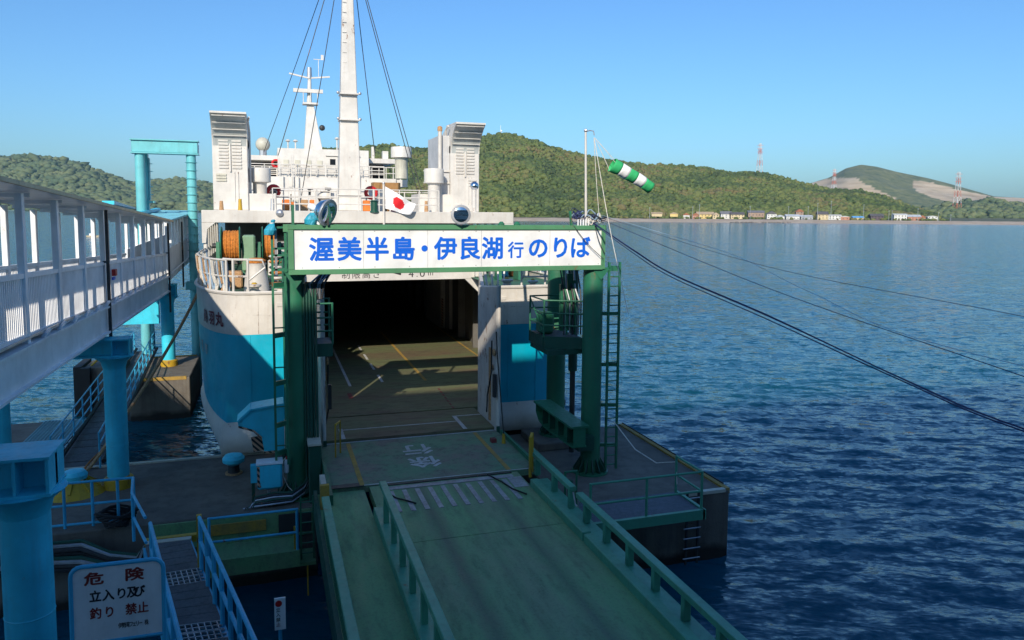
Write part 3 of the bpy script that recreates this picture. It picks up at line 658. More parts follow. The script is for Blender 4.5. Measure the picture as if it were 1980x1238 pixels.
# heavy guard rails of the ramp
gt = rail_line('guard_rail', 'long green guard rail of square posts along the right edge of the ramp', [(6.45, 4.6, 3.27), (6.45, 14.9, 3.27)], 3.27, (.13, .12), (.17, .12), M['rail_green'], [(6.45, y) for y in np.arange(5.3, 15, 1.02)], 2.8)
rail_line('guard_rail', 'short end section of green guard rail next to the yellow posts', [(6.45, 15.25, 3.27), (6.45, 18.1, 3.29)], 3.27, (.13, .12), (.16, .11), M['rail_green'], [(6.45, y) for y in (15.35, 16.4, 17.6)], 2.8)
MB().tube([(6.45, 14.9, 3.2), (6.47, 15.0, 2.95), (6.47, 15.15, 2.95), (6.45, 15.25, 3.2)], .018).build('chain', M['galv'], gt)
rail_line('guard_rail', 'green guard rail dividing the narrow walkway from the vehicle lane', [(2.25, 4.6, 3.62), (2.25, 15.9, 3.62)], 3.62, (.11, .11), (.15, .11), M['rail_green'], [(2.25, y) for y in np.arange(5.2, 16.2, 1.02)], 2.95)
gl = rail_line('guard_rail', 'pale green guard rail with mesh along the left side of the walkway', [(1.04, 4.6, 3.42), (1.04, 15.9, 3.42)], 3.42, (.06, .06), (.16, .10), M['rail_green'], [(1.04, y) for y in np.arange(5.2, 16, 1.5)], 2.74)
m = MB()
for y in np.arange(4.6, 15.9, .12): m.bar((1.0, y, 2.8), (1.0, y, 3.38), .012, .012)
for z in (2.9, 3.05, 3.2): m.bar((1.0, 4.6, z), (1.0, 15.9, z), .012, .012)
m.build('wire_mesh', M['green'], gl, kind='stuff')
t = thing('kerb_post', 'short cream topped post where the walkway guard rail ends', 'post', (1.1, 17.3, 2.7)); MB().box(1.04, 1.16, 17.1, 17.9, 2.75, 3.25).build('beam', M['cream'], t); MB().box(1.0, 1.2, 17.0, 17.12, 2.7, 3.3).build('end_plate', M['line_yellow'], t)
# yellow gate posts
for x, y, lab in ((6.2, 17.45, 'yellow gate frame at the far end of the right guard rail'), (1.62, 20.4, 'thin yellow hand gate on the left side of the apron')):
    t = thing('gate_post', lab, 'gate post', (x, y, 2.8)); big = x > 5
    for dx, dy in ((0, 0), (.16, .35)):
        MB().bar((x + dx, y + dy, 2.82), (x + dx, y + dy, 3.85 if big else 3.75), .07 if big else .04, .07 if big else .04).build('post', M['yellow'], t)
    MB().bar((x, y, 3.83 if big else 3.72), (x + .16, y + .35, 3.83 if big else 3.72), .06 if big else .04, .06 if big else .04).build('rail', M['yellow'], t)

# ================================================================== right pier: platform, ladder
t = thing('access_platform', 'grated green platform with pipe railing fixed to the front of the right pier', 'platform', (8.9, 16.6, 2))
MB().box(7.2, 10.25, 15.95, 17.24, 1.98, 2.06).build('grating', worn('platform_grating', (.11, .13, .17), (.08, .10, .12), (.05, .05, .05), 9), t)
MB().box(7.2, 10.3, 15.85, 15.95, 1.85, 2.1).build('edge_beam', M['rail_green'], t); MB().box(10.25, 10.33, 15.85, 17.24, 1.85, 2.1).build('edge_beam', M['rail_green'], t)
for (a, b) in (((7.2, 15.95), (10.25, 15.95)), ((10.25, 15.95), (10.25, 17.2))):
    for z in (3.05, 2.55): MB().cyl((*a, z), (*b, z), .03, None, 8).build('rail', M['rail_green'], t, smooth=True)
for x, y in ((7.2, 15.95), (8.7, 15.95), (10.25, 15.95), (10.25, 17.2)): MB().cyl((x, y, 1.9), (x, y, 3.07), .035, None, 8).build('post', M['rail_green'], t, smooth=True)
t = thing('pier_ladder', 'rusty steel rung ladder down the front of the right pier', 'ladder', (10.75, 17.2, 0))
for x in (10.6, 10.95): MB().bar((x, 17.18, -.3), (x, 17.18, 2.0), .05, .05).build('stile', M['dark_steel'], t)
for i in range(8): MB().cyl((10.5, 17.15, -.1 + i * .28), (11.02, 17.15, -.1 + i * .28), .018, None, 6).build('rung', M['galv'], t)
t = thing('hand_line', 'thin white rope from the gantry ladder to the platform railing', 'rope', (9.4, 19, 2.5)); MB().tube([(9.55, 19.6, 3.4), (9.75, 18.6, 2.85), (9.98, 17.8, 2.7), (10.25, 17.2, 2.9), (10.25, 17.15, 2.3)], .015).build('rope', M['rope_white'], t)
t = thing('pipe_hoop', 'small green pipe frame standing behind the right guard rail', 'frame', (6.95, 16.6, 2))
for x in (6.85, 7.15): MB().cyl((x, 16.7, 1.9), (x, 16.7, 3.15), .03, None, 8).build('post', M['green'], t)
MB().cyl((6.85, 16.7, 3.13), (7.15, 16.7, 3.13), .03, None, 8).build('rail', M['green'], t)
MB().cyl((7.0, 16.75, 1.0), (7.0, 16.75, 2.9), .07, None, 8).build('pipe', M['green_dark'], t)

# ================================================================== gantry
ga = thing('loading_gantry', 'dark green gantry of four round columns carrying the sign over the ramp', 'gantry', (4.7, 21, 1.9))
COLS = [(8.9, 19.8, .29, 1.9), (9.0, 22.9, .31, 2.15), (.62, 20.35, .27, 1.9), (.62, 22.9, .27, 1.9)]
for x, y, r, zb in COLS:
    c = MB().cyl((x, y, zb), (x, y, 8.3), r, None, 24).build('column', M['green'], ga, smooth=True)
    MB().lathe((x, y, zb), [(r + .24, 0), (r + .24, .05), (r + .2, .055)], 20).build('base_flange', M['green'], c)
    for k in range(14):
        a = 2 * math.pi * k / 14; d = Vector((math.cos(a), math.sin(a), 0)); p = Vector((x, y, zb + .05)); n_ = Vector((-d.y, d.x, 0)) * .012
        MB().prism([p + d * r * .97 - n_, p + d * (r + .2) - n_, p + d * (r + .2) + Vector((0, 0, .08)) - n_, p + d * r * .97 + Vector((0, 0, .42)) - n_], n_ * 2).build('gusset', M['green_dark'], c)
for y in (19.8, 22.9): MB().box(.45, 9.15, y - .15, y + .15, 7.98, 8.95).build('cross_beam', M['green_dark'], ga, bevel=.01)
for x in (.62, 8.95): MB().box(x - .15, x + .15, 19.66, 23.04, 7.95, 8.6).build('side_beam', M['green'], ga, bevel=.01)
MB().box(.35, 9.2, 19.62, 19.78, 8.97, 9.16).build('top_beam', M['frame_green'], ga)
for x in (2.4, 4.4, 6.4): MB().bar((x, 19.9, 8.8), (x + 1.2, 22.8, 8.8), .1, .1).build('brace', M['green_dark'], ga)
# hydraulic cylinders, control pipes
for x, y in ((8.95, 21.35), (.7, 21.6)):
    h = MB().cyl((x, y, 4.6), (x, y, 8.2), .14, None, 16).build('lift_cylinder', M['green_dark'], ga, smooth=True)
    MB().cyl((x, y, 2.0), (x, y, 4.6), .085, None, 12).build('piston_rod', M['dark_steel'], h, smooth=True)
for i in range(9):
    x = .86 + .075 * (i % 5) - .02; y = 20.15 + .1 * (i // 5)
    pts = [(x, y, 7.6), (x, y, 2.5), (x - .02, y - .08, 2.25 - .02 * i), (x - .25 - .04 * i, y - .25, 2.05), (x - .9 - .05 * i, y - .45, 2.0 - .01 * i)]
    MB().tube(pts, .028 + .006 * (i % 3), 6).build('conduit', M['green_dark'], ga)
for i in range(6):
    x = 1.05 + .05 * i; MB().tube([(x, 20.2, 7.2), (x + .06 * (i % 3 - 1), 20.1, 7.6), (x + .2, 20.3, 7.8), (x + .35, 20.6, 7.95)], .03, 6).build('hose', M['dark_steel'] if i % 2 else M['galv'], ga)
for i in range(7):
    x = 8.25 + .09 * i; MB().tube([(x, 20.4, 5.9), (x + .03 * (i % 2), 20.4, 6.9), (x - .04 * (i % 3), 20.5, 7.3), (x + .05, 20.9, 7.9)], .022 + .008 * (i % 2), 6).build('hose', [M['dark_steel'], M['green'], M['galv']][i % 3], ga)
for x, w, z0, z1 in ((8.2, .1, 6, 7.4), (8.42, .14, 6, 7.7), (8.6, .08, 6, 7.5)): MB().box(x, x + w, 20.55, 20.68, z0, z1).build('valve_panel', M['green'], ga)
MB().prism([(9.02, 19.5, 7.6), (9.3, 19.5, 7.95), (8.7, 19.5, 7.95)], (0, .1, 0)).build('knee_bracket', M['green'], ga)
MB().prism([(.35, 19.7, 7.96), (.95, 19.7, 7.96), (.62, 19.7, 7.5)], (0, .1, 0)).build('knee_bracket', M['green'], ga)
# service platforms
def platform(name, lab, x0, x1, y0, y1, z, skew=0.0):
    t = thing(name, lab, 'platform', ((x0 + x1) / 2, (y0 + y1) / 2, z))
    MB().hexa([(x0, y0 + skew, z - .06), (x1, y0, z - .06), (x1, y1, z - .06), (x0, y1, z - .06), (x0, y0 + skew, z), (x1, y0, z), (x1, y1, z), (x0, y1, z)]).build('floor_plate', worn(name + '_floor', (.10, .115, .13), (.07, .08, .085), (.05, .05, .05), 6), t)
    MB().hexa([(x0, y0 + skew - .04, z - .32), (x1, y0 - .04, z - .32), (x1, y0 - .002, z - .32), (x0, y0 + skew - .002, z - .32), (x0, y0 + skew - .04, z + .03), (x1, y0 - .04, z + .03), (x1, y0 - .002, z + .03), (x0, y0 + skew - .002, z + .03)]).build('front_beam', M['green_dark'], t)
    MB().box(x0 - .04, x0 - .002, y0 + skew, y1, z - .3, z + .03).build('side_beam', M['green_dark'], t)
    P_ = [(x0, y0 + skew), (x0, y1), (x1, y1), (x1, y0)]
    for p in P_: MB().cyl((*p, z), (*p, z + 1.12), .03, None, 8).build('post', M['green'], t)
    for a, b in ((0, 1), (1, 2), (0, 3)):
        for zz in (1.1, .72, .36): MB().cyl((*P_[a], z + zz), (*P_[b], z + zz), .024, None, 8).build('rail', M['green'], t)
    m = P_[0]; MB().cyl((*P_[0], z + .1), (*P_[1], z + 1.05), .02, None, 6).build('brace', M['green'], t)
    return t
platform('service_platform', 'small green railed platform on the left gantry column, in front of the car deck', .94, 1.58, 20.35, 21.5, 5.95)
tr = platform('service_platform', 'small green railed platform on the right gantry columns', 7.72, 8.78, 20.1, 21.9, 5.82, .55)
MB().box(7.75, 8.2, 21.0, 21.5, 5.84, 6.5).build('motor_housing', M['green'], tr, bevel=.08)
MB().box(7.7, 8.9, 20.2, 21.8, 5.35, 5.5).build('under_beam', M['green_dark'], tr)
# ladders
def ladder(name, lab, x0, x1, y, z0, z1, n, mat, parts=()):
    t = thing(name, lab, 'ladder', ((x0 + x1) / 2, y, z0))
    for x in (x0, x1): MB().bar((x, y, z0), (x, y, z1), .06, .06, (0, 1, 0)).build('stile', mat, t)
    for i in range(n):
        z = z0 + (z1 - z0) * (i + .5) / n; MB().cyl((x0, y, z), (x1, y, z), .02, None, 6).build('rung', mat, t)
    return t
tl = ladder('cable_ladder', 'tall dark green ladder frame left of the left gantry column', .08, .38, 19.95, 2.9, 8.05, 5, M['green'])
for z in (7.6, 6.3, 5.05, 3.95, 3.2): MB().bar((.08, 19.95, z), (.5, 20.3, z), .08, .12).build('bracket', M['green'], tl)
tr = ladder('gantry_ladder', 'green rung ladder on the outer side of the right front column', 9.28, 9.62, 19.55, 2.0, 8.1, 22, M['green'])
for z in (7.9, 6.6, 5.1, 3.9, 2.7): MB().bar((9.1, 19.75, z), (9.62, 19.6, z), .07, .1).build('bracket', M['green'], tr)
MB().box(9.26, 9.64, 19.5, 19.6, 7.85, 8.0).build('top_plate', M['green'], tr)
# fender arm right, with bracket
t = thing('fender_arm', 'green steel fender arm pointing at the ferry from the right column', 'fender arm', (8.2, 20.4, 3.2))
prof = [(18.95, 2.95), (18.95, 3.5), (21.95, 3.5), (21.95, 3.22), (21.7, 3.0), (21.2, 2.9)]
MB().prism([(8.17, y, z) for y, z in prof], (.03, 0, 0)).build('web', M['green'], t)
for a, b in ((prof[2], prof[3]), (prof[3], prof[4]), (prof[4], prof[5]), (prof[5], prof[0])): MB().bar((8.185, a[0], a[1]), (8.185, b[0], b[1]), .44, .03).build('lower_flange', M['green'], t)
for y in (19.4, 20.1, 20.8, 21.4): MB().box(8.0, 8.37, y, y + .02, 2.97, 3.49).build('stiffener', M['green_dark'], t)
MB().box(7.9, 8.46, 18.9, 22.0, 3.502, 3.56).build('top_flange', M['green'], t); MB().box(8.0, 8.36, 18.93, 18.95, 2.95, 3.5).build('end_plate', M['green'], t); MB().box(8.3, 8.8, 19.3, 20.2, 2.7, 3.1).build('bracket', M['green_dark'], t)
# left fender claw (turquoise)
t = thing('fender_arm', 'turquoise hooked fender arm beside the left gantry column', 'fender arm', (-.2, 20.9, 3.6))
poly = [(-.88, 3.92), (-.55, 4.22), (.30, 4.32), (.30, 3.05), (-.22, 3.05), (-.28, 3.45), (-.48, 3.66), (-.86, 3.80)]
MB().prism([(x, 20.75, z) for x, z in poly], (0, .02, 0)).build('web', M['teal'], t); MB().prism([(x, 21.35, z) for x, z in poly], (0, .02, 0)).build('web', M['teal'], t)
for a, b in zip(poly[:3], poly[1:3] + [poly[2]]):
    if a != b: MB().bar((a[0], 21.06, a[1]), (b[0], 21.06, b[1]), .74, .05, (0, 0, 1)).build('flange', M['teal'], t)
for a, b in ((poly[3], poly[4]), (poly[4], poly[5]), (poly[5], poly[6]), (poly[6], poly[7])): MB().bar((a[0], 20.98, a[1] - .02), (b[0], 20.98, b[1] - .02), .56, .04).build('striped_edge', M['hazard'], t)
# control cabinet
t = thing('control_cabinet', 'turquoise control cabinet with striped edge at the foot of the left column', 'cabinet', (-.1, 19.95, 2.3))
MB().box(-.40, .22, 19.8, 20.15, 2.32, 2.98).build('body', M['teal'], t, bevel=.05); MB().box(-.42, .24, 19.78, 20.2, 2.985, 3.03).build('lid', M['bridge_white'], t)
MB().box(-.395, -.335, 19.795, 19.8, 2.4, 2.95).build('striped_edge', M['hazard'], t); MB().box(-.56, -.41, 19.9, 20.1, 2.5, 2.95).build('side_box', M['teal'], t)
for x in (-.5, ): MB().box(x - .04, x + .04, 19.95, 20.05, 1.9, 2.5).build('leg', M['green_dark'], t)
MB().box(-.16, -.09, 19.86, 19.9, 1.95, 2.3).build('conduit', M['galv'], t); MB().box(.1, .14, 19.9, 19.95, 1.9, 2.32).build('leg', M['green_dark'], t)
t = thing('fire_extinguisher', 'small pale extinguisher hanging between the cabinet and the left column', 'extinguisher', (.33, 20, 2.7))
MB().lathe((.33, 20.0, 2.66), [(.05, 0), (.06, .02), (.06, .3), (.03, .36)], 10).build('bottle', M['cloth_white'], t, smooth=True); MB().cyl((.33, 20, 3.0), (.33, 20, 3.1), .02, None, 8).build('valve', M['red'], t)
MB().tube([(.33, 20, 3.08), (.24, 19.95, 3.0), (.24, 19.95, 2.6), (.36, 19.95, 2.3), (.5, 19.9, 2.15)], .012).build('hose', M['rope_white'], t)
t = thing('counterweight_box', 'dark green box with a cream top plate right of the left column', 'box', (1.05, 21, 2.5))
MB().box(.88, 1.2, 19.6, 22.3, 1.9, 3.44).build('body', M['green_dark'], t, bevel=.02); MB().box(.86, 1.2, 19.55, 22.35, 3.444, 3.5).build('top_plate', M['cream'], t)
t = thing('cable_bundle', 'bundle of grey cables looping on the pier below the control cabinet', 'cables', (0, 19.7, 1.95))
for i in range(6): MB().tube([(-.75 + .05 * i, 19.6, 1.96), (-.45, 19.62 + .03 * i, 1.98 + .04 * i), (0, 19.6 + .03 * i, 2.0 + .05 * i), (.45, 19.7, 1.98 + .05 * i), (.75, 19.9, 2.1 + .05 * i), (.95, 20.1, 2.5)], .025, 6).build('cable', [M['galv'], M['dark_steel'], M['green_dark']][i % 3], t)
# ---- overhead sign
sg = thing('overhead_sign', 'long white sign with blue Japanese lettering in a green frame over the ramp', 'sign', (4.7, 19.5, 8.5))
pan = MB().box(.60, 8.98, 19.47, 19.6, 8.03, 9.03).build('panel', M['sign_white'], sg)
for n_, b in (('frame_bar', (.46, 9.02, 19.42, 19.61, 9.032, 9.15)), ('frame_bar', (.46, 9.02, 19.42, 19.61, 7.90, 8.028)), ('frame_bar', (.46, .597, 19.425, 19.605, 8.03, 9.03)), ('frame_bar', (8.983, 9.03, 19.425, 19.605, 8.03, 9.03))):
    MB().box(*b).build(n_, M['frame_green'], sg, bevel=.008)
MB().box(9.032, 9.1, 19.45, 20.1, 7.92, 9.13).build('end_cover', M['frame_green'], sg)
xs_ = (1.27, 1.96, 2.66, 3.34, 3.90, 4.47, 5.12, 5.77, 6.43, 7.08, 7.74, 8.33)
for ch, x in zip('渥美半島・伊良湖行のりば', xs_):
    s = .63 if ch not in '行' else .47
    z = 8.52 if ch != '行' else 8.47
    letter(ch, (x, 19.466, z), (1, 0, 0), (0, 0, 1), s, s, M['sign_blue'], pan, .030 if ch != '行' else .024)
for x in (2.31, 3.98, 5.45, 7.42): MB().box(x, x + .008, 19.4665, 19.4695, 8.04, 9.02).build('panel_joint', M['galv'], pan)
for x in np.arange(.8, 9, .9):
    for z in (8.07, 8.99): MB().cyl((x, 19.462, z), (x, 19.4695, z), .014, None, 6).build('rivet', M['galv'], pan)
sf = thing('sign_support_frame', 'open green frame of bars at the left end of the overhead sign', 'frame', (.2, 19.6, 8.5))
for x in (.08, .40): MB().bar((x, 19.7, 7.95), (x, 19.7, 9.1), .06, .06).build('upright', M['green'], sf)
MB().bar((.17, 19.7, 7.9), (.17, 19.7, 9.05), .06, .05).build('upright', M['galv'], sf)
for z in (9.08, 8.55, 8.38, 8.02): MB().bar((.05, 19.7, z), (.45, 19.7, z), .05, .05).build('bar', M['green'], sf)
MB().bar((.1, 19.8, 8.0), (.45, 19.8, 8.5), .05, .05).build('brace', M['green'], sf); MB().box(.55, .62, 19.5, 19.6, 9.15, 9.65).build('stake', M['green'], sf); MB().box(.552, .618, 19.502, 19.598, 9.65, 9.72).build('stake_tip', M['orange'], sf)
for x in (6.05, 6.5): MB().lathe((x, 19.6, 9.15), [(.09, 0), (.09, .04), (.04, .1)], 10).build('bolt_cap', M['green'], sf)
# ---- flood lamps
def lamp(name, lab, c, aim, r, wrap=False):
    t = thing(name, lab, 'lamp', (c[0], c[1], 9.16)); c = Vector(c); aim = Vector(aim).normalized(); q = aim.to_track_quat('Z', 'Y').to_matrix()
    def L(prof, n=20):
        m = MB(); m.lathe((0, 0, 0), prof, n); m.v = [tuple(c + q @ Vector(p)) for p in m.v]; return m
    sh = L([(r * .22, -r * 1.05), (r * .45, -r * .95), (r * .8, -r * .6), (r * .97, -r * .2), (r, 0)]).build('shade', M['chrome'], t, smooth=True)
    L([(r * 1.04, -.02), (r * 1.06, .0), (r * 1.04, .03), (r * .96, .032)]).build('rim', M['galv'], t, smooth=True)
    L([(r * .95, .0), (r * .93, .02), (r * .6, .05), (.02, .065)]).build('front_glass', M['lamp_glass'], t, smooth=True)
    L([(r * .25, -r * 1.06), (r * .25, -r * 1.7), (r * .2, -r * 1.75)], 12).build('socket', M['bridge_white'], t, smooth=True)
    MB().bar((c.x, c.y, 9.14), (c.x, c.y, c.z - r * .2), .05, .05).build('bracket', M['dark_steel'], t); return t
lamp('flood_lamp', 'large flood lamp turned sideways on top of the sign at the left', (1.42, 19.35, 9.46), (.75, -.62, -.28), .33)
lamp('flood_lamp', 'round flood lamp facing forward on top of the sign near the flagstaff', (4.84, 19.3, 9.43), (-.1, -1, .05), .25)
def bag(lab, c, s):
    t = thing('wrapped_lamp', lab, 'lamp', c); c = Vector(c); m = MB(); prof = [(.02, -.20), (.15, -.18), (.17, -.05), (.12, .06), (.05, .15), (.055, .2), (.03, .24)]
    m.lathe(c, [(r * s, h * s) for r, h in prof], 14)
    m.v = [tuple(Vector(p) + Vector((1, 1, .6)) * .045 * s * noise.noise(Vector(p) * 9) + Vector((0.25 * (p[2] - c.z), 0, 0))) for p in m.v]; m.build('sheet', M['cloth_blue'], t)
    MB().lathe(c + Vector((.03 * s, 0, .14 * s)), [(.06 * s, -.015), (.065 * s, 0), (.06 * s, .015)], 10).build('tie', M['rope_white'], t)
bag('small lamp wrapped in blue sheet on the sign beside the big flood lamp', (1.05, 19.6, 9.33), 1.0)
bag('small lamp wrapped in blue sheet on the bar frame left of the sign', (.06, 19.6, 9.06), .9)
t = thing('junction_housing', 'pale lamp housing with a knob between the blue bag and the big lamp', 'lamp housing', (1.25, 19.6, 9.2)); MB().ball((1.22, 19.62, 9.33), .13, 12, 8, 1.1).build('housing', M['bridge_white'], t, smooth=True); MB().cyl((1.2, 19.5, 9.15), (1.28, 19.5, 9.3), .05, .09, 10).build('neck', M['bridge_white'], t)
# ---- windsock with mast
t = thing('windsock_mast', 'thin white mast standing on the right end of the overhead sign', 'mast', (8.53, 19.6, 9.16)); MB().cyl((8.56, 19.6, 9.0), (8.50, 19.6, 11.78), .038, .03, 10).build('pole', M['ship_white'], t, smooth=True); MB().ball((8.5, 19.6, 11.8), .055, 8, 6).build('cap', M['galv'], t); MB().tube([(8.5, 19.6, 11.76), (8.6, 19.55, 11.80), (8.7, 19.5, 11.78), (8.72, 19.5, 11.66)], .015).build('arm', M['galv'], t)
ws = thing('windsock', 'green and white striped windsock flying from the mast', 'windsock', (9.3, 19.5, 10.85))
A_, B_ = Vector((9.28, 19.5, 10.86)), Vector((10.46, 19.35, 10.22)); axis = (B_ - A_)
def sock(t0, t1, r0_, r1_, mat):
    m = MB(); n = 16; rings = 5; vv = []
    for i in range(rings):
        k = t0 + (t1 - t0) * i / (rings - 1); c = A_ + axis * k + Vector((0, 0, -.10 * (k * (1 - k)) * -1.2)); d = axis.normalized(); u = d.orthogonal().normalized(); w = d.cross(u); r = (.20 - .05 * k)
        for j in range(n):
            a = 2 * math.pi * j / n; rr = r * (1 + .10 * noise.noise((math.cos(a) * 1.5, math.sin(a) * 1.5, k * 6))) * (1 - .12 * k * math.cos(2 * a))
            vv.append(c + (u * math.cos(a) + w * math.sin(a)) * rr + d * .05 * noise.noise((a, k * 9, 2)) * (1 if k > .95 else 0))
    m.add(vv, [(i * n + j, i * n + (j + 1) % n, (i + 1) * n + (j + 1) % n, (i + 1) * n + j) for i in range(rings - 1) for j in range(n)])
    o = m.build('band', mat, ws, smooth=True); s = o.modifiers.new('thick', 'SOLIDIFY'); s.thickness = .006
for i in range(5): sock(i * .2, (i + 1) * .2, .2, .2, M['cloth_green'] if i % 2 == 0 else M['cloth_white'])
for k in range(4):
    a = k * math.pi / 2 + .4; d = axis.normalized(); u = d.orthogonal().normalized(); w = d.cross(u); MB().tube([(8.74, 19.5, 11.6), A_ + (u * math.cos(a) + w * math.sin(a)) * .2], .006, 4).build('bridle', M['rope_white'], ws)
def rope(name, lab, pts, r, mat, cat='rope', sag=0, n=1, parent_loc=None):
    P_ = []
    pts = [Vector(p) for p in pts]
    for i in range(len(pts) - 1):
        p0, p1, p2, p3 = pts[max(i - 1, 0)], pts[i], pts[i + 1], pts[min(i + 2, len(pts) - 1)]
        for k in range(8):
            s = k / 8; P_.append(.5 * ((2 * p1) + (p2 - p0) * s + (2 * p0 - 5 * p1 + 4 * p2 - p3) * s * s + (3 * p1 - p0 - 3 * p2 + p3) * s ** 3))
    P_.append(pts[-1]); o = MB().tube(P_, r, 6).build(name, mat, smooth=True); tag(o, lab, cat); return o
rope('halyard', 'long white halyard hanging from the windsock mast over the water', [(8.72, 19.5, 11.6), (8.8, 18.6, 9.2), (8.88, 17.5, 6.88)], .010, M['rope_white'])
rope('halyard', 'thin halyard running straight down beside the windsock mast', [(8.72, 19.52, 11.6), (8.82, 19.52, 10.4), (8.93, 19.52, 9.35)], .009, M['rope_white'])
tg = thing('rope_tangle', 'tangle of dark coiled ropes and cables on the right end of the sign', 'ropes', (8.55, 19.6, 9.2))
rr = random.Random(5)
for i in range(26):
    c = Vector((8.15 + rr.random() * .85, 19.5 + rr.random() * .25, 9.25 + rr.random() * .22)); R_ = .06 + rr.random() * .17; tilt = rr.random() * 3
    MB().tube([c + Vector((R_ * math.cos(a), .5 * R_ * math.sin(a) * math.cos(tilt), R_ * .8 * math.sin(a) * math.sin(tilt + 1) + .05 * math.sin(a * 3 + i))) for a in np.linspace(0, 5.6, 14)], .010 + .005 * (i % 2), 5).build('coil', [M['rope_blue'], M['black_rubber'], M['rope_pale'], M['rope_white'], M['rope_blue']][i % 5], tg)
MB().bar((8.08, 19.5, 9.1), (8.02, 19.5, 9.55), .06, .05).build('hook_plate', M['green'], tg)
for i in range(5): MB().cyl((8.25 + .08 * i, 19.45, 9.12), (8.25 + .08 * i, 19.45, 9.32), .02, None, 6).build('insulator', M['cloth_white'], tg)
for a, b, lab in (((8.1, 19.42, 9.15), (9.02, 19.35, 8.2), 'thin grey line drooping across the last characters of the sign'), ((8.75, 19.42, 9.15), (9.06, 19.38, 8.35), 'short dark line hanging over the right end of the sign')):
    rope('hanging_line', lab, [a, ((a[0] + b[0]) / 2 - .03, 19.38, (a[2] + b[2]) / 2 - .05), b], .010, M['dark_steel'])
LA = [(8.71, 19.5, 9.25), (9.05, 17.6, 8.55), (9.28, 16, 8.05), (9.38, 12.5, 7.52), (9.25, 9, 7.0), (8.62, 6.5, 6.95), (7.6, 2.0, 7.2), (7.0, -1.0, 7.6)]
for i, (d, mt, lab) in enumerate((((0, 0, 0), 'rope_blue', 'thick blue mooring line, uppermost of the three running off to the right'), ((.02, 0, -.035), 'rope_blue', 'thick blue mooring line, middle of the three running off to the right'), ((-.01, .02, -.075), 'rope_blue', 'thick blue mooring line, lowest of the three running off to the right'))):
    rope('mooring_line', lab, [(p[0] + d[0] * min(j, 2), p[1] + d[1], p[2] + d[2] * (1 if 0 < j < 4 else .3)) for j, p in enumerate(LA)], (.012, .009, .011)[i], M[mt])
rope('mooring_line', 'thin dark line above the thick blue ropes, ending at the lower right edge', [(9.0, 19.4, 9.3), (9.71, 13, 8.01), (9.21, 7, 7.45), (8.04, 4.5, 7.5), (7.5, -1.9, 8.0)], .007, M['rope_blue'])
rope('mooring_line', 'thinnest and highest dark line stretched over the water to the right', [(9.0, 19.45, 9.4), (10.44, 14, 8.36), (10.44, 8, 8.05), (8.82, 5, 8.1), (8.2, -1.9, 8.4)], .005, M['rope_blue'])
rope('mooring_line', 'pale line arching from the rope tangle above the blue ropes', [(8.95, 19.5, 9.45), (9.6, 17.5, 9.05), (10.3, 15, 8.55), (10.0, 12, 8.0), (9.3, 8, 7.6), (7.9, -1.9, 7.8)], .005, M['rope_pale'])

# ================================================================== boarding footbridge
XR, XL = -4.3, -5.9
def zr(y): return 8.87 - .035 * y
def zroof(y): return 10.57 - .0435 * y
def zgt(y): return 7.32 - .0207 * y
def zgb(y): return 6.55 - .017 * y
fb = thing('boarding_footbridge', 'long white covered footbridge with slatted sides leading to the ferry', 'footbridge', (-5.2, 18, 6))
Y0, Y1 = -1.8, 35.9
for x in (XR, XL):
    MB().slope(x - .06, x + .06, Y0, Y1, zgb(Y0), zgt(Y0), zgb(Y1), zgt(Y1)).build('girder', M['bridge_white'], fb)
    for zf, nm in ((zgt, 'upper_flange'), (zgb, 'lower_flange')): MB().slope(x - .16, x + .16, Y0, Y1, zf(Y0) - .02, zf(Y0) + .03, zf(Y1) - .02, zf(Y1) + .03).build(nm, M['bridge_white'], fb)
    MB().slope(x - .05, x + .05, Y0, Y1, zr(Y0) - .09, zr(Y0), zr(Y1) - .09, zr(Y1)).build('hand_rail', M['bridge_white'], fb)
    MB().slope(x - .05, x + .05, Y0, Y1, zr(Y0) - 1.22, zr(Y0) - 1.12, zr(Y1) - 1.22, zr(Y1) - 1.12).build('bottom_rail', M['bridge_white'], fb)
    ys = [15.8 + 2.35 * k for k in range(-7, 9)]
    for k, y in enumerate(ys):
        MB().box(x - .06, x + .06, y - .09, y + .09, zgt(y), zroof(y) - .1).build('post', M['bridge_white'], fb, bevel=.01)
        ya, yb = y + .1, (ys[k + 1] - .1 if k + 1 < len(ys) else Y1)
        m = MB()
        for yy in np.arange(ya, yb, .105): m.box(x - .012, x + .012, yy, yy + .05, zr(yy) - 1.13, zr(yy) - .08)
        m.build('slats', M['bridge_white'], fb, kind='stuff')
MB().slope(XL + .06, XR - .06, Y0, Y1, zgt(Y0) + .05, zgt(Y0) + .15, zgt(Y1) + .05, zgt(Y1) + .15).build('floor', M['dark_steel'], fb)
MB().slope(XL - .06, XR + .3, Y0, Y1, zroof(Y0) - .025, zroof(Y0) + .02, zroof(Y1) - .025, zroof(Y1) + .02).build('roof', M['bridge_roof'], fb)
MB().slope(XL - .05, XR + .29, Y0, Y1, zroof(Y0) - .045, zroof(Y0) - .03, zroof(Y1) - .045, zroof(Y1) - .03).build('soffit', M['bridge_white'], fb)
for x in (XR + .3, XL - .12): MB().slope(x, x + .06, Y0, Y1, zroof(Y0) - .045, zroof(Y0) + .03, zroof(Y1) - .045, zroof(Y1) + .03).build('fascia', M['fascia'], fb)
for y in np.arange(0, 36, 2.35): MB().bar((XL, y, zroof(y) - .10), (XR, y, zroof(y) - .10), .07, .08).build('rafter', M['bridge_white'], fb)
for y in np.arange(16.5, 35, 1.17): MB().bar((XR + .1, y, zgt(y) + .03), (XR + .16, y + .24, zgt(y) + .16), .07, .04).build('cable_bracket', M['bridge_white'], fb)
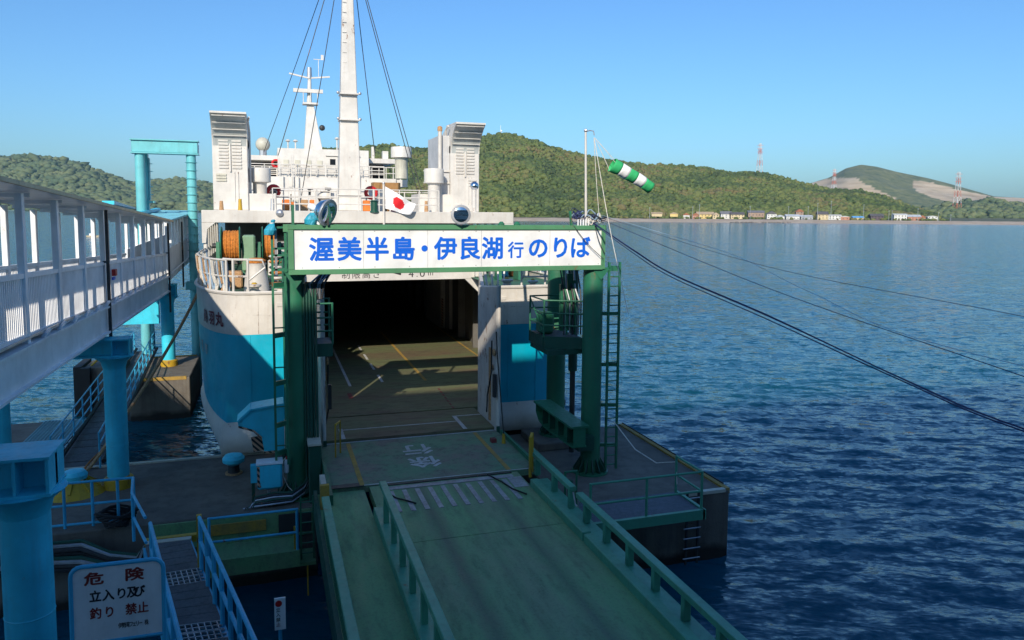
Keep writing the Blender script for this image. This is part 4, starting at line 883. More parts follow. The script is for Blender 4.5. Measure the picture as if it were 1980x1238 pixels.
MB().slope(XR + .06, XR + .1, Y0, Y1, zgt(Y0) + .12, zgt(Y0) + .16, zgt(Y1) + .12, zgt(Y1) + .16).build('conduit', M['galv'], fb)
for (y, zb) in ((22.7, 6.0), (35.75, 5.0)):
    MB().bar((XR + .14, y, zb), (XR + .14, y, zroof(y) - .1), .075, .075).build('drain_pipe', M['dark_steel'], fb)
    MB().bar((XR + .02, y, zr(y)), (XR + .1, y, zr(y)), .05, .05).build('pipe_clip', M['dark_steel'], fb)
MB().box(XR + .06, XR + .16, 23.6, 23.85, 7.62, 7.8).build('red_lamp', M['red'], fb); MB().box(XR + .06, XR + .1, 23.6, 23.9, 7.5, 7.58).build('lamp_plate', M['sign_blue'], fb)
MB().slope(XR + .0, XR + .3, 23, 26.5, zroof(23) + .06, zroof(23) + .16, zroof(26.5) + .1, zroof(26.5) + .14).build('roof_flashing', M['teal'], fb)
# second span, rising to the ship
f2 = thing('boarding_gangway', 'second white covered gangway with a pale blue roof rising beyond the footbridge', 'footbridge', (-5.2, 43, 6))
ya, yb = 36.2, 50.0
def z2(y, a, b): return a + (b - a) * (y - 36.8) / 13.0
for x in (XR, XL):
    MB().slope(x - .05, x + .05, ya, yb, z2(ya, 6.65, 7.0), z2(ya, 7.78, 8.02), z2(yb, 6.65, 7.0), z2(yb, 7.78, 8.02)).build('side_panel', M['bridge_white'], f2)
    MB().slope(x - .12, x + .12, ya, yb, z2(ya, 6.4, 6.78), z2(ya, 6.62, 6.97), z2(yb, 6.4, 6.78), z2(yb, 6.62, 6.97)).build('side_beam', M['bridge_white'], f2)
    for y in np.arange(36.3, 50, 1.3): MB().box(x - .055, x + .055, y, y + .16, z2(y, 7.7, 7.95), z2(y, 9.0, 9.38)).build('post', M['bridge_white'], f2)
    MB().cyl((x + .2, ya, z2(ya, 6.75, 7.1)), (x + .2, yb, z2(yb, 6.75, 7.1)), .03, None, 6).build('pipe_rail', M['bridge_white'], f2)
MB().slope(XL + .05, XR - .05, ya, yb, z2(ya, 6.55, 6.9), z2(ya, 6.65, 7.0), z2(yb, 6.55, 6.9), z2(yb, 6.65, 7.0)).build('floor', M['dark_steel'], f2)
MB().slope(XL - .3, XR + .25, ya, yb, z2(ya, 9.0, 9.38), z2(ya, 9.08, 9.46), z2(yb, 9.0, 9.38), z2(yb, 9.08, 9.46)).build('roof', M['bridge_roof'], f2)
for y in np.arange(37, 50, 1.3): MB().slope(XL - .3, XR + .25, y, y + .05, z2(y, 9.085, 9.465), z2(y, 9.11, 9.49), z2(y + .05, 9.085, 9.465), z2(y + .05, 9.11, 9.49)).build('roof_rib', M['bridge_roof'], f2)
MB().slope(XL - .3, XL - .05, 40, 48, z2(40, 9.1, 9.5), z2(40, 9.25, 9.65), z2(48, 9.1, 9.5), z2(48, 9.25, 9.65)).build('roof_flashing', M['teal'], f2)
MB().bar((XR + .15, 41.2, 5.6), (XR + .15, 41.2, 8.9), .08, .08).build('drain_pipe', M['dark_steel'], f2)
# turquoise lifting portal
po = thing('lifting_portal', 'sunlit turquoise portal frame straddling the second gangway', 'portal frame', (-5, 43.5, 0))
for x, s in ((-6.25, -1), (-3.8, 1)):
    MB().cyl((x, 43.2, -1), (x, 43.2, 12.45), .24, None, 20).build('leg', M['teal_sunlit'], po, smooth=True); MB().box(x - .17 - .1 * s, x + .17 - .1 * s, 43.9, 44.3, 2, 12.4).build('leg_post', M['teal_sunlit'], po)
    for z in np.arange(4, 12.4, .42): MB().lathe((x, 43.2, z), [(.30, -.012), (.31, 0), (.30, .012)], 16).build('guard_hoop', M['teal_sunlit'], po) if s > 0 else None
MB().box(-6.6, -3.45, 42.95, 43.45, 12.45, 13.05).build('top_beam', M['teal_sunlit'], po, bevel=.02); MB().box(-6.65, -3.4, 42.85, 43.6, 13.05, 13.11).build('top_flange', M['teal_sunlit'], po); MB().box(-6.65, -3.4, 42.85, 43.6, 12.38, 12.44).build('bottom_flange', M['teal_sunlit'], po)
for x in (-6.2, -3.7): MB().box(x - .2, x + .2, 43.6, 44.5, 12.45, 13.0).build('head_beam', M['teal_sunlit'], po)
lad = MB().box(-5.95, -5.9, 43.85, 44.2, 10, 12.2).build('ladder_stile', M['teal_sunlit'], po)
for z in (10.3, 10.7, 11.1, 11.5, 11.9): MB().cyl((-5.95, 43.85, z), (-5.75, 43.85, z), .02, None, 6).build('rung', M['teal_sunlit'], po)
MB().box(-6.1, -5.7, 43.7, 44.3, 9.85, 9.95).build('rest_plate', M['teal_sunlit'], po)
MB().box(-4.2, -2.9, 42.6, 43.4, 5.3, 5.7).build('cross_member', M['teal_sunlit'], po)
# support pillars
def pillar(lab, x, y, r, zb, zt, bx0, bx1, by, collar=True, bz=.5):
    t = thing('support_pillar', lab, 'pillar', (x, y, zb), 'turquoise footbridge pillars'); MB().cyl((x, y, zb), (x, y, zt), r, None, 28).build('shaft', M['teal'], t, smooth=True)
    for z in (zb + (zt - zb) * .33, zb + (zt - zb) * .75): MB().lathe((x, y, z), [(r + .003, -.012), (r + .008, 0), (r + .003, .012)], 28).build('weld_seam', M['teal'], t, smooth=True)
    if collar: MB().lathe((x, y, zb), [(r + .09, 0), (r + .09, .26), (r + .02, .32)], 24).build('base_collar', M['yellow'], t, smooth=True)
    if bx0 is not None:
        MB().box(bx0 + .02, bx1 - .02, y - .05, y + .05, zt + .04, zt + bz - .04).build('bracket_web', M['teal'], t)
        MB().box(bx0, bx1, y - by, y + by, zt, zt + .04).build('bracket_flange', M['teal'], t); MB().box(bx0, bx1, y - by, y + by, zt + bz - .04, zt + bz).build('bracket_flange', M['teal'], t)
        MB().box(bx1 - .06, bx1 - .02, y - by + .02, y + by - .02, zt + .042, zt + bz - .042).build('stiffener', M['teal'], t); MB().box(x - .02, x + .02, y - by + .02, y + by - .02, zt + .042, zt + bz - .042).build('stiffener', M['teal'], t)
        MB().lathe((x, y, zt - .35), [(r, 0), (r + .05, .2), (r + .22, .34), (r + .22, .348)], 24).build('capital', M['teal'], t, smooth=True)
pillar('thick turquoise pillar with a wide bracket at the lower left corner', -3.3, 11.7, .31, -1.5, 5.62, -6.8, -2.87, .42, False, .55)
pillar('turquoise pillar with a yellow collar on the left pier under the footbridge', -4.05, 22.4, .275, 1.9, 5.55, -7.3, -3.6, .3, True, .48)
pillar('turquoise pillar at the left edge under the far side of the footbridge', -6.85, 22.5, .275, 1.9, 5.54, None, None, 0, True)
pillar('distant turquoise pillar with an orange collar on the dark concrete block', -4.75, 39.6, .30, 1.9, 5.3, -7.2, -4.3, .35, True, .6)
t = thing('cross_girder', 'deep dark turquoise girder spanning beneath the footbridge', 'girder', (-6, 38.4, 5)); MB().box(-7.6, -4.95, 38.1, 38.5, 4.2, 5.75).build('web', M['teal'], t); MB().box(-7.7, -4.9, 37.9, 38.7, 5.752, 5.82).build('flange', M['teal'], t)

# ================================================================== low walkways, railings and small things on the left
wk = thing('narrow_walkway', 'long narrow dark walkway with blue rails under the footbridge', 'walkway', (-5.8, 32, 1.9))
def lerp(a, b, k): return tuple(a[i] + (b[i] - a[i]) * k for i in range(len(a)))
LA0, LA1, RA0, RA1 = (-6.1, 24.2), (-6.95, 44), (-4.85, 24.2), (-5.95, 44)
for i in range(26):
    k0, k1 = i / 26, (i + .93) / 26; a, b, c, d = lerp(LA0, LA1, k0), lerp(RA0, RA1, k0), lerp(RA0, RA1, k1), lerp(LA0, LA1, k1); zz = 1.92 + .01 * random.random()
    MB().hexa([(*a, 1.8), (*b, 1.8), (*c, 1.8), (*d, 1.8), (*a, zz), (*b, zz), (*c, zz), (*d, zz)]).build('plank', M['wood'], wk)
for A0, A1 in ((LA0, LA1), (RA0, RA1)):
    for h in (1.05, .7, .35): MB().cyl((*A0, 1.9 + h), (*A1, 1.9 + h), .028, None, 6).build('rail', M['blue_rail'], wk)
    for i in range(13): p = lerp(A0, A1, i / 12); MB().cyl((*p, 1.85), (*p, 2.97), .03, None, 6).build('post', M['blue_rail'], wk)
    MB().tube([(A0[0] + .1, A0[1], 2.1), (lerp(A0, A1, .3)[0] + .1, lerp(A0, A1, .3)[1], 2.05), (lerp(A0, A1, .6)[0] + .1, lerp(A0, A1, .6)[1], 2.1), (A1[0] + .1, A1[1], 2.05)], .07, 6).build('cable', M['black_rubber'], wk)
for k in (.05, .35, .65): p = lerp(LA0, LA1, k); MB().cyl((p[0] + .6, p[1], -1), (p[0] + .6, p[1], 1.8), .2, None, 10).build('pile', M['dark_steel'], wk)
t = thing('grating_platform', 'square steel grating platform beside the narrow walkway', 'platform', (-7, 28.4, 1.9)); m = MB()
for x in np.arange(-7.75, -6.4, .11): m.box(x, x + .03, 26.6, 30.2, 1.86, 1.92)
for y in np.arange(26.6, 30.2, .11): m.box(-7.75, -6.42, y, y + .03, 1.865, 1.915)
m.build('grating_bars', paint('grate_teal', (.12, .30, .34), .5, .3), t, kind='stuff'); MB().box(-7.8, -6.4, 26.5, 26.6, 1.7, 1.93).build('edge_beam', M['teal'], t); MB().box(-9.4, -7.8, 26.5, 30.3, 1.2, 1.85).build('base_slab', M['concrete'], t)
# near gangway down left
gw = thing('pier_gangway', 'dark plank gangway with blue railings at the bottom left leading to the pier', 'gangway', (-1.8, 15, 1.9))
G0L, G0R, G1L, G1R = (-2.80, 18.2), (-1.90, 18.35), (-1.25, 11.2), (-.20, 11.0)
for i in range(22):
    k0, k1 = i / 22, (i + .96) / 22; a, b, c, d = lerp(G0L, G1L, k0), lerp(G0R, G1R, k0), lerp(G0R, G1R, k1), lerp(G0L, G1L, k1)
    if i in (5, 6, 12, 13):
        m = MB()
        for s in range(9): p, q2 = lerp(a, b, (s + .2) / 9), lerp(d, c, (s + .2) / 9); m.bar((*p, 1.88), (*q2, 1.88), .02, .04)
        for s in range(3): p, q2 = lerp(a, d, s / 2.2), lerp(b, c, s / 2.2); m.bar((*p, 1.88), (*q2, 1.88), .02, .04)
        m.build('grating_bars', M['galv'], gw, kind='stuff')
    else: MB().hexa([(*a, 1.82), (*b, 1.82), (*c, 1.82), (*d, 1.82), (*a, 1.9), (*b, 1.9), (*c, 1.9), (*d, 1.9)]).build('plank', M['wood'], gw)
for A0, A1 in ((G0L, G1L), (G0R, G1R)):
    MB().bar((*A0, 1.74), (*A1, 1.74), .1, .2).build('stringer', M['blue_rail'], gw)
    for h in (1.1, .6): MB().cyl((*lerp(A0, A1, .22), 1.9 + h), (*A1, 1.9 + h), .04, None, 8).build('rail', M['blue_rail'], gw, smooth=True)
    for i in range(8): p = lerp(A0, A1, .24 + i * .107); MB().cyl((*p, 1.8), (*p, 3.0), .042, None, 8).build('post', M['blue_rail'], gw, smooth=True)
p = lerp(G0R, G1R, .22); MB().box(p[0] - .05, p[0] + .05, p[1] - .05, p[1] + .05, 1.9, 3.04).build('end_post', M['yellow'], gw)
MB().box(-2.85, -1.75, 18.42, 18.55, 1.75, 1.92).build('threshold', M['yellow'], gw); MB().box(-2.8, -1.85, 18.22, 18.40, 1.8, 1.91).build('tread_plate', M['cream'], gw)
t = thing('pier_railing', 'blue pipe railing along the front of the left pier beside the thick pillar', 'railing', (-4.3, 19.6, 1.9))
for z in (3.0, 2.45, 1.98): MB().cyl((-5.6, 19.75, z), (-3.25, 19.7, z), .032, None, 8).build('rail', M['blue_rail'], t, smooth=True)
for x in (-5.5, -4.75, -4.15, -3.6, -3.25): MB().cyl((x, 19.72, 1.9), (x, 19.72, 3.0), .036, None, 8).build('post', M['blue_rail'], t, smooth=True)
for z in (3.0, 2.45): MB().tube([(-3.25, 19.7, z), (-3.1, 18.6, z), (-2.6, 17.0, z)], .034, 8).build('rail', M['blue_rail'], t, smooth=True)
MB().cyl((-3.08, 18.5, 1.9), (-3.08, 18.5, 3.0), .036, None, 8).build('post', M['blue_rail'], t)
t = thing('pipe_bundle', 'bundle of dark pipes and loose hoses along the front of the left pier', 'pipes', (-4.4, 19.2, 1.6))
for i in range(8): MB().tube([(-6.4, 19.25, 1.75 - .09 * i), (-5.2, 19.25, 1.78 - .09 * i), (-4.3, 19.25 - .03 * i, 1.75 - .09 * i), (-3.7, 19.1 - .03 * i, 1.45 - .06 * i), (-3.1, 19.0, 1.35 - .05 * i), (-2.9, 18.8, 1.6)], .04 + .01 * (i % 3), 7).build('pipe', [M['green_dark'], M['galv'], M['dark_steel'], M['black_rubber']][i % 4], t)
for i in range(10): MB().tube([(-3.6 + .5 * math.cos(a) * (.5 + .05 * i), 19.6 + .3 * math.sin(a), 1.97 + .03 * i + .05 * math.sin(3 * a + i)) for a in np.linspace(0, 6, 16)], .03, 6).build('hose_coil', M['black_rubber'], t)
t = thing('pier_front_platform', 'low green platform with blue railing below the pier edge next to the ladder', 'platform', (-.45, 18.8, 1.2))
MB().box(-1.5, .55, 18.2, 19.42, 1.1, 1.2).build('floor_plate', M['ramp'], t); MB().box(-1.52, .57, 18.12, 18.2, .95, 1.35).build('front_plate', M['ramp'], t)
for z in (2.35, 1.78): MB().cyl((-1.45, 18.2, z), (.52, 18.2, z), .03, None, 8).build('rail', M['blue_rail'], t, smooth=True)
for x in (-1.45, .52): MB().cyl((x, 18.2, 1.15), (x, 18.2, 2.37), .035, None, 8).build('post', M['blue_rail'], t, smooth=True)
MB().box(.44, .50, 18.25, 18.31, 1.2, 1.9).build('guide', M['yellow'], t)
t = thing('pier_edge_wall', 'green steel facing with a yellow strip along the front of the left pier', 'facing', (-.9, 19.4, 1.5)); MB().box(-2.9, .95, 19.38, 19.44, 1.2, 1.86).build('plate', M['ramp'], t); MB().box(-1.6, -.2, 19.34, 19.375, 1.45, 1.72).build('yellow_strip', M['line_yellow'], t); MB().box(.1, .9, 19.33, 19.375, 1.3, 1.8).build('panel', M['dark_steel'], t)
t = thing('small_ladder', 'small green ladder hanging below the left gantry column', 'ladder', (.75, 18.8, 1))
for x in (.62, .92): MB().bar((x, 18.6, .9), (x, 18.6, 2.5), .04, .04).build('stile', M['green'], t)
for i in range(6): MB().cyl((.62, 18.6, 1.05 + .26 * i), (.92, 18.6, 1.05 + .26 * i), .018, None, 6).build('rung', M['green'], t)
MB().box(.58, .96, 18.4, 19.2, .82, .9).build('foot_plate', M['ramp'], t)
MB().tube([(.76, 18.5, .85), (.76, 18.5, .3), (.77, 18.5, -.3)], .02, 6).build('dashed_chain', M['yellow'], t)
# bollards
def bollard(lab, x, y, s, capm, basem, skirt=False):
    t = thing('mooring_bollard', lab, 'bollard', (x, y, 1.9)); MB().lathe((x, y, 1.9), [(.17 * s, 0), (.15 * s, .3 * s)], 16).build('stem', basem, t, smooth=True)
    MB().lathe((x, y, 1.9), [(.15 * s, .26 * s), (.30 * s, .36 * s), (.31 * s, .46 * s), (.24 * s, .55 * s), (.05, .58 * s)], 20).build('cap', capm, t, smooth=True); MB().lathe((x, y, 1.9), [(.24 * s, 0), (.24 * s, .04)], 16).build('base_plate', M['rope_tan'], t)
    if skirt:
        MB().lathe((x, y, 1.9), [(.75 * s, 0), (.62 * s, .10), (.3 * s, .32)], 16).build('skirt', M['yellow'], t)
        for k in range(8): a = 2 * math.pi * k / 8; MB().bar((x + .6 * s * math.cos(a), y + .6 * s * math.sin(a), 2.02), (x + .25 * s * math.cos(a), y + .25 * s * math.sin(a), 2.3), .05, .05).build('rib', M['yellow'], t)
bollard('turquoise mushroom bollard on the dark pier in front of the ferry', -1.09, 22.6, 1.0, M['teal'], M['dark_steel'])
bollard('turquoise bollard with a rusty yellow ribbed skirt holding the orange rope', -5.1, 22.3, 1.05, M['teal'], M['yellow'], True)
rope('mooring_rope', 'orange and tan mooring rope slanting from the ferry rail to the skirted bollard', [(-2.32, 30.5, 6.9), (-3.0, 29.0, 5.45), (-3.67, 27, 4.2), (-4.23, 25, 3.28), (-4.8, 23.2, 2.4), (-5.05, 22.6, 2.25)], .055, M['rope_tan'])
rope('mooring_rope', 'thin orange rope lying along the right edge of the narrow walkway', [(-5.05, 22.6, 2.2), (-5.2, 24.5, 2.0), (-5.0, 27, 2.0), (-5.2, 30, 2.0)], .03, M['rope_orange'])
# big warning board
wb = thing('warning_board', 'white warning board with red and black Japanese lettering in a rounded blue frame', 'sign', (-2.1, 11.2, 2))
ez = Vector((.012, 0, 1)).normalized(); ex = Vector((1, 0.02, -.02)).normalized(); wc = Vector((-2.09, 11.2, 4.07)); hw, hh = .575, .54
def wp(a, b, d=0): return wc + ex * a + ez * b + Vector((0, d, 0))
pts = []
for cx, cz, a0 in ((hw - .13, hh - .13, 0), (-hw + .13, hh - .13, 90)):
    for k in range(5): a = R(a0 + k * 22.5); pts.append(wp(cx + .13 * math.cos(a), cz + .13 * math.sin(a)))
pan = MB().prism([p + Vector((0, -.012, 0)) for p in pts] + [wp(-hw, -hh, -.012), wp(hw, -hh, -.012)], (0, .024, 0)).build('panel', paint('board_white', (.80, .80, .80), .5, .12), wb)
MB().tube([wp(hw, -hh - 1.9)] + [wp(hw, -hh)] + pts + [wp(-hw, -hh), wp(-hw, -hh - 1.9)], .032, 8).build('frame', M['blue_rail'], wb, smooth=True)
MB().tube([wp(-hw, -hh - .02), wp(hw, -hh - .02)], .03, 8).build('bottom_bar', M['blue_rail'], wb, smooth=True)
def wtext(s, xs_, z, w, h, mt, bold=.025):
    for ch, x in zip(s, xs_): letter(ch, wp(x, z, -.0145), ex, ez, w, h, mt, pan, bold)
wtext('危険', (-.29, .21), .36, .25, .19, M['letter_red'], .03)
wtext('立入り及び', (-.28, -.12, .045, .185, .265), .105, .155, .17, M['letter_black'], .03)
wtext('釣り禁止', (-.28, -.11, .16, .31), -.14, .15, .17, M['letter_red'], .025)
wtext('伊勢湾フェリー株', (.02, .065, .11, .155, .195, .235, .275, .35), -.36, .055, .085, M['letter_black'], .012)
t = thing('small_notice', 'narrow white no-entry notice on a blue post at the bottom centre', 'sign', (.06, 12.6, 1)); MB().box(-.03, .15, 12.6, 12.63, 2.5, 3.05).build('board', M['sign_white'], t); MB().cyl((.06, 12.65, .5), (.06, 12.65, 2.6), .03, None, 8).build('post', M['blue_rail'], t)
MB().lathe((.04, 12.595, 2.96), [(.045, -.002), (.055, 0), (.055, .003), (.04, .003)], 16, 'y').build('red_ring', M['red'], t)
for i, ch in enumerate('立入禁止'): letter(ch, (.03, 12.594, 2.85 - .085 * i), (1, 0, 0), (0, 0, 1), .075, .075, M['letter_black'] if i < 3 else M['letter_red'], kids(t)[0], .01)
MB().box(-.5, -.1, 17.0, 17.3, -.5, 1.0).build('spare', M['concrete']) if False else None
# ================================================================== FERRY
fe = thing('car_ferry', 'white and teal car ferry moored stern-on with its car deck open', 'ferry', (4.5, 45, 0))
XC = 4.2; YEND = 92.0; YT = 24.1; YB = 30.8
def plan(side, z, infl=0.0):
    """hull outline from the stern opening round the quarter to the bow, one side (-1 left, +1 right)"""
    k = min(max((z - 2.0) / 5.0, 0), 1); c = 5.7 - .86 * k; b = 6.62 + .06 * k + infl; yt = YT - infl; L = 4.0 + 1.2 * k
    pts = [(1.3 if side < 0 else 6.75, yt), (XC + side * 4.0, yt), (XC + side * c, yt)]
    for i in range(1, 10):      # rounded quarter above, straight knuckled foot below
        u = i / 9; a = u * math.pi / 2; q = k ** .35
        x = (c + (b - c) * u) * (1 - q) + (c + (b - c) * math.sin(a)) * q; y = (8.5 * u) * (1 - q) + L * (1 - math.cos(a)) * q
        pts.append((XC + side * x, yt + y))
    pts += [(XC + side * b, 40), (XC + side * b, 60), (XC + side * b * .9, 72), (XC + side * b * .6, 84), (XC + side * .2, YEND)]
    return pts
def inner_x(side, y): k = min(max((y - YT) / (YB - YT), 0), 1); return 1.3 - 1.0 * k if side < 0 else 6.75 + 1.75 * k
def shell(z0, z1, n, mat, name, side, infl=lambda k: 0.0):
    rows = []
    for j in range(n + 1):
        k = j / n; z = z0 + (z1 - z0) * k; rows.append([(x, y, z + .012 * max(0, y - YT) * (1 if 1 < z0 < 2.5 and y < 60 else 0)) for x, y in plan(side, z, infl(k))])
    m = MB(); w = len(rows[0]); m.add([p for r in rows for p in r], [(j * w + i, j * w + i + 1, (j + 1) * w + i + 1, (j + 1) * w + i) for j in range(n) for i in range(w - 1)])
    o = m.build(name, mat, fe); o.data.polygons.foreach_set('use_smooth', [True] * len(o.data.polygons)); return o
for s in (-1, 1):
    shell(-1.2, 2.02, 1, M['dark_steel'], 'hull_bottom', s, lambda k: -.55)
    shell(2.0, 3.0, 6, M['ship_white'], 'fender_band', s, lambda k: .16 * math.sin(math.pi * min(k * 1.15, 1)) ** .6)
    shell(2.99, 5.70, 6, M['ship_teal'], 'lower_hull', s, lambda k: 0)
    shell(5.70, 6.97, 4, M['ship_white'], 'upper_hull', s, lambda k: .004)
    rim = [Vector((x, y, 6.98)) for x, y in plan(s, 6.97)][:14]
    MB().tube(rim, .06, 6).build('gunwale', M['ship_white'], fe, smooth=True)
    # under-band closing faces
    a = plan(s, 2.0, 0); b_ = plan(s, 2.0, -.55); n = len(a); m = MB(); m.add([(x, y, 2.02) for x, y in a] + [(x, y, 2.02) for x, y in b_], [(i, i + 1, n + i + 1, n + i) for i in range(n - 1)]); m.build('band_underside', M['ship_white'], fe)
    # mooring deck
    pts = [(x, y, 6.74) for x, y in plan(s, 6.75, -.02)][:14]; inner = [(inner_x(s, p[1]), p[1], 6.74) for p in pts]; n = len(pts); m = MB(); m.add(pts + inner, [(i, i + 1, n + i + 1, n + i) for i in range(n - 1)]); m.build('mooring_deck', M['ship_deck'], fe)
MB().box(1.3, 6.75, 24.1, 24.2, 1.9, 2.69).build('lower_transom', M['ship_white'], fe)
for s in (-1, 1):   # walls of the open well behind the stern
    a, b_ = inner_x(s, YT), inner_x(s, YB)
    MB().hexa([(a, YT + .01, 2.6), (a + s * .12, YT + .01, 2.6), (b_ + s * .12, YB, 2.6), (b_, YB, 2.6), (a, YT + .01, 7.0), (a + s * .12, YT + .01, 7.0), (b_ + s * .12, YB, 7.0), (b_, YB, 7.0)]).build('well_wall', M['ship_white_rusty'], fe)
# hold
MB().box(1.46, 6.51, 21.70, 24.1, 2.70, 2.9).build('stern_plate', M['hold_deck'], fe)
MB().box(-1.2, 9.9, 24.22, 80, 2.70, 2.897).build('car_deck', M['hold_deck'], fe)
for x0, x1 in ((-1.3, -1.1), (9.75, 9.95)): MB().box(x0, x1, 30.8, 80, 2.9, 6.68).build('hold_wall', M['hold_shade'], fe)
MB().box(-1.2, 9.9, 79.8, 80, 2.9, 6.7).build('hold_end', M['hold_shade'], fe)
MB().box(-1.2, 9.9, 31.3, 80, 6.66, 6.72).build('hold_ceiling', M['hold_shade'], fe)
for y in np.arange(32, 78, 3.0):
    for x0, x1 in ((-1.1, -.75), (9.4, 9.75)): MB().box(x0, x1, y, y + .12, 2.9, 6.65).build('frame_rib', M['hold_shade'], fe)
for (x0, x1, y0, y1) in ((9.1, 9.75, 40.4, 46),):
    m = MB(); m.hexa([(9.25, 41.6, 2.9), (10.6, 39.4, 2.9), (10.8, 46, 2.9), (9.3, 46, 2.9), (9.25, 41.6, 6.6), (10.6, 39.4, 6.6), (10.8, 46, 6.6), (9.3, 46, 6.6)]); cas = m.build('inner_casing', M['hold_white'], fe)
    for a in (.03, .62):
        p = Vector((9.25, 41.6, 0)).lerp(Vector((10.6, 39.4, 0)), a); d = Vector((1.35, -2.2, 0)).normalized() * .14; nrm = Vector((-.852, -.523, 0)) * .02
        MB().hexa([p + nrm + Vector((0, 0, 3.0)), p + d + nrm + Vector((0, 0, 3.0)), p + d + Vector((0, 0, 3.0)), p + Vector((0, 0, 3.0)), p + nrm + Vector((0, 0, 4.6)), p + d + nrm + Vector((0, 0, 4.6)), p + d + Vector((0, 0, 4.6)), p + Vector((0, 0, 4.6))]).build('striped_edge', M['hazard'], cas)
# deck markings
def mark(x0, x1, y0, y1, mt, nm='deck_line'): MB().box(x0, x1, y0, y1, 2.902, 2.906).build(nm, mt, fe)
mark(2.78, 2.88, 28.4, 37.5, M['line_white'])
for y in (28.8, 31.2, 33.4, 35.8): mark(4.05, 4.15, y, y + 1.3, M['line_white'])
mark(5.70, 5.82, 28.6, 41, M['line_yellow']); mark(9.04, 9.14, 29.5, 42, M['line_yellow'])
mark(1.95, 5.62, 22.62, 22.68, M['line_white']); mark(1.9, 2.02, 21.75, 22.8, M['line_white']); mark(5.55, 5.67, 21.75, 23.2, M['line_white']); mark(5.55, 6.5, 23.2, 23.27, M['line_white'])
for i in range(7): mark(5.8 + .02 * i, 5.86 + .02 * i, 24.2 + .45 * i, 24.45 + .45 * i, M['line_red'])
mark(2.6, 2.75, 26.5, 27.3, M['line_red'])
# stern door posts (cheeks)
def cheek(s, x0, x1):
    m = MB(); m.hexa([(x0, 21.5, 1.7), (x1, 21.5, 1.7), (x1, 23.7, 1.7), (x0, 23.7, 1.7), (x0, 21.5, 7.30), (x1, 21.5, 7.30), (x1, 23.7, 7.1), (x0, 23.7, 7.1)])
    c = m.build('door_post', M['ship_white_rusty'], fe, bevel=.05, label='rust streaked white stern door post on the %s' % ('right' if s > 0 else 'left'))
    xi = x0 if s > 0 else x1; xo = x1 if s > 0 else x0
    MB().cyl((xo - s * .02, 21.52, 2.2), (xo - s * .02, 21.52, 7.3), .055, None, 14).build('rounded_edge', M['ship_white'], c, smooth=True)
    MB().box(xi - s * .0 - .04, xi + .04, 22.1, 22.25, 3.0, 5.3).build('rub_strip', M['rope_tan'], c)
    for z in (5.25, 4.75): MB().lathe((xi - s * .06, 21.6 + (5.25 - z) * .6, z), [(.09, -.03), (.12, 0), (.09, .03)], 12, 'x').build('pulley', M['rope_tan'], c)
    MB().tube([(xi - s * .1, 21.7, 5.6), (xi - s * .08, 21.8, 4.6), (xi - s * .12, 22.1, 3.8), (xi - s * .05, 22.4, 3.2)], .022).build('hanging_wire', M['black_rubber'], c)
    MB().box(xi - s * .09 - .03, xi - s * .09 + .06, 21.4, 21.55, 3.9, 4.6).build('shackle_block', M['dark_steel'], c)
    MB().box(x0, x1, 21.42, 21.5, 2.62, 2.98).build('foot', M['green_dark'], c)
cheek(1, 6.52, 6.61); cheek(-1, 1.37, 1.46)
bm_ = MB().box(.2, 8.6, 30.8, 31.3, 6.68, 8.2).build('height_beam', M['ship_white'], fe)
MB().prism([(8.5, 30.82, 6.68), (8.5, 30.82, 6.1), (7.9, 30.82, 6.68)], (0, .3, 0)).build('corner_gusset', M['ship_white'], fe); MB().prism([(.3, 30.82, 6.68), (.3, 30.82, 6.1), (.9, 30.82, 6.68)], (0, .3, 0)).build('corner_gusset', M['ship_white'], fe)
for ch, x in zip('制限高さ', (2.94, 3.35, 3.76, 4.17)): letter(ch, (x, 30.79, 6.93), (1, 0, 0), (0, 0, 1), .36, .36, M['letter_black'], bm_, 0)
for ch, x, w in (('4', 5.6, .21), ('.', 5.85, .04), ('0', 6.07, .21), ('m', 6.42, .21)): letter(ch, (x, 30.79, 6.93 if ch != '.' else 6.82), (1, 0, 0), (0, 0, 1), w, .27 if ch not in '.m' else (.04 if ch == '.' else .16), M['letter_black'], bm_, 0)
MB().prism([(4.75, 30.788, 7.0), (5.18, 30.788, 6.88), (5.18, 30.788, 7.0)], (0, .004, 0)).build('arrow_mark', M['letter_black'], bm_)
MB().box(.2, 8.6, 31.31, 41, 6.75, 8.2).build('hold_casing', M['ship_white'], fe)
# ship name on the port quarter
pl_ = plan(-1, 6.2)
for i, ch in enumerate('鳥羽丸'):
    a, b_ = Vector((*pl_[7 - i], 0)), Vector((*pl_[6 - i], 0)); d = (b_ - a).normalized(); nn = Vector((-d.y, d.x, 0)); nn = nn if nn.x < 0 else -nn; c = (a + b_) / 2 + nn * .03
    letter(ch, (c.x, c.y, 6.12), d, (0, 0, 1), .46, .46, M['letter_maroon'], fe, .03, 'name_character')
for i in range(3):
    a, b_ = Vector((*plan(-1, 5.0)[9 - i], 0)), Vector((*plan(-1, 5.0)[8 - i], 0)); d = (b_ - a).normalized(); nn = Vector((-d.y, d.x, 0)); nn = nn if nn.x < 0 else -nn; c = (a + b_) / 2 + nn * .03
    letter('鳥羽市'[i], (c.x, c.y, 5.0), d, (0, 0, 1), .42, .42, M['line_white'], fe, .02, 'port_character')
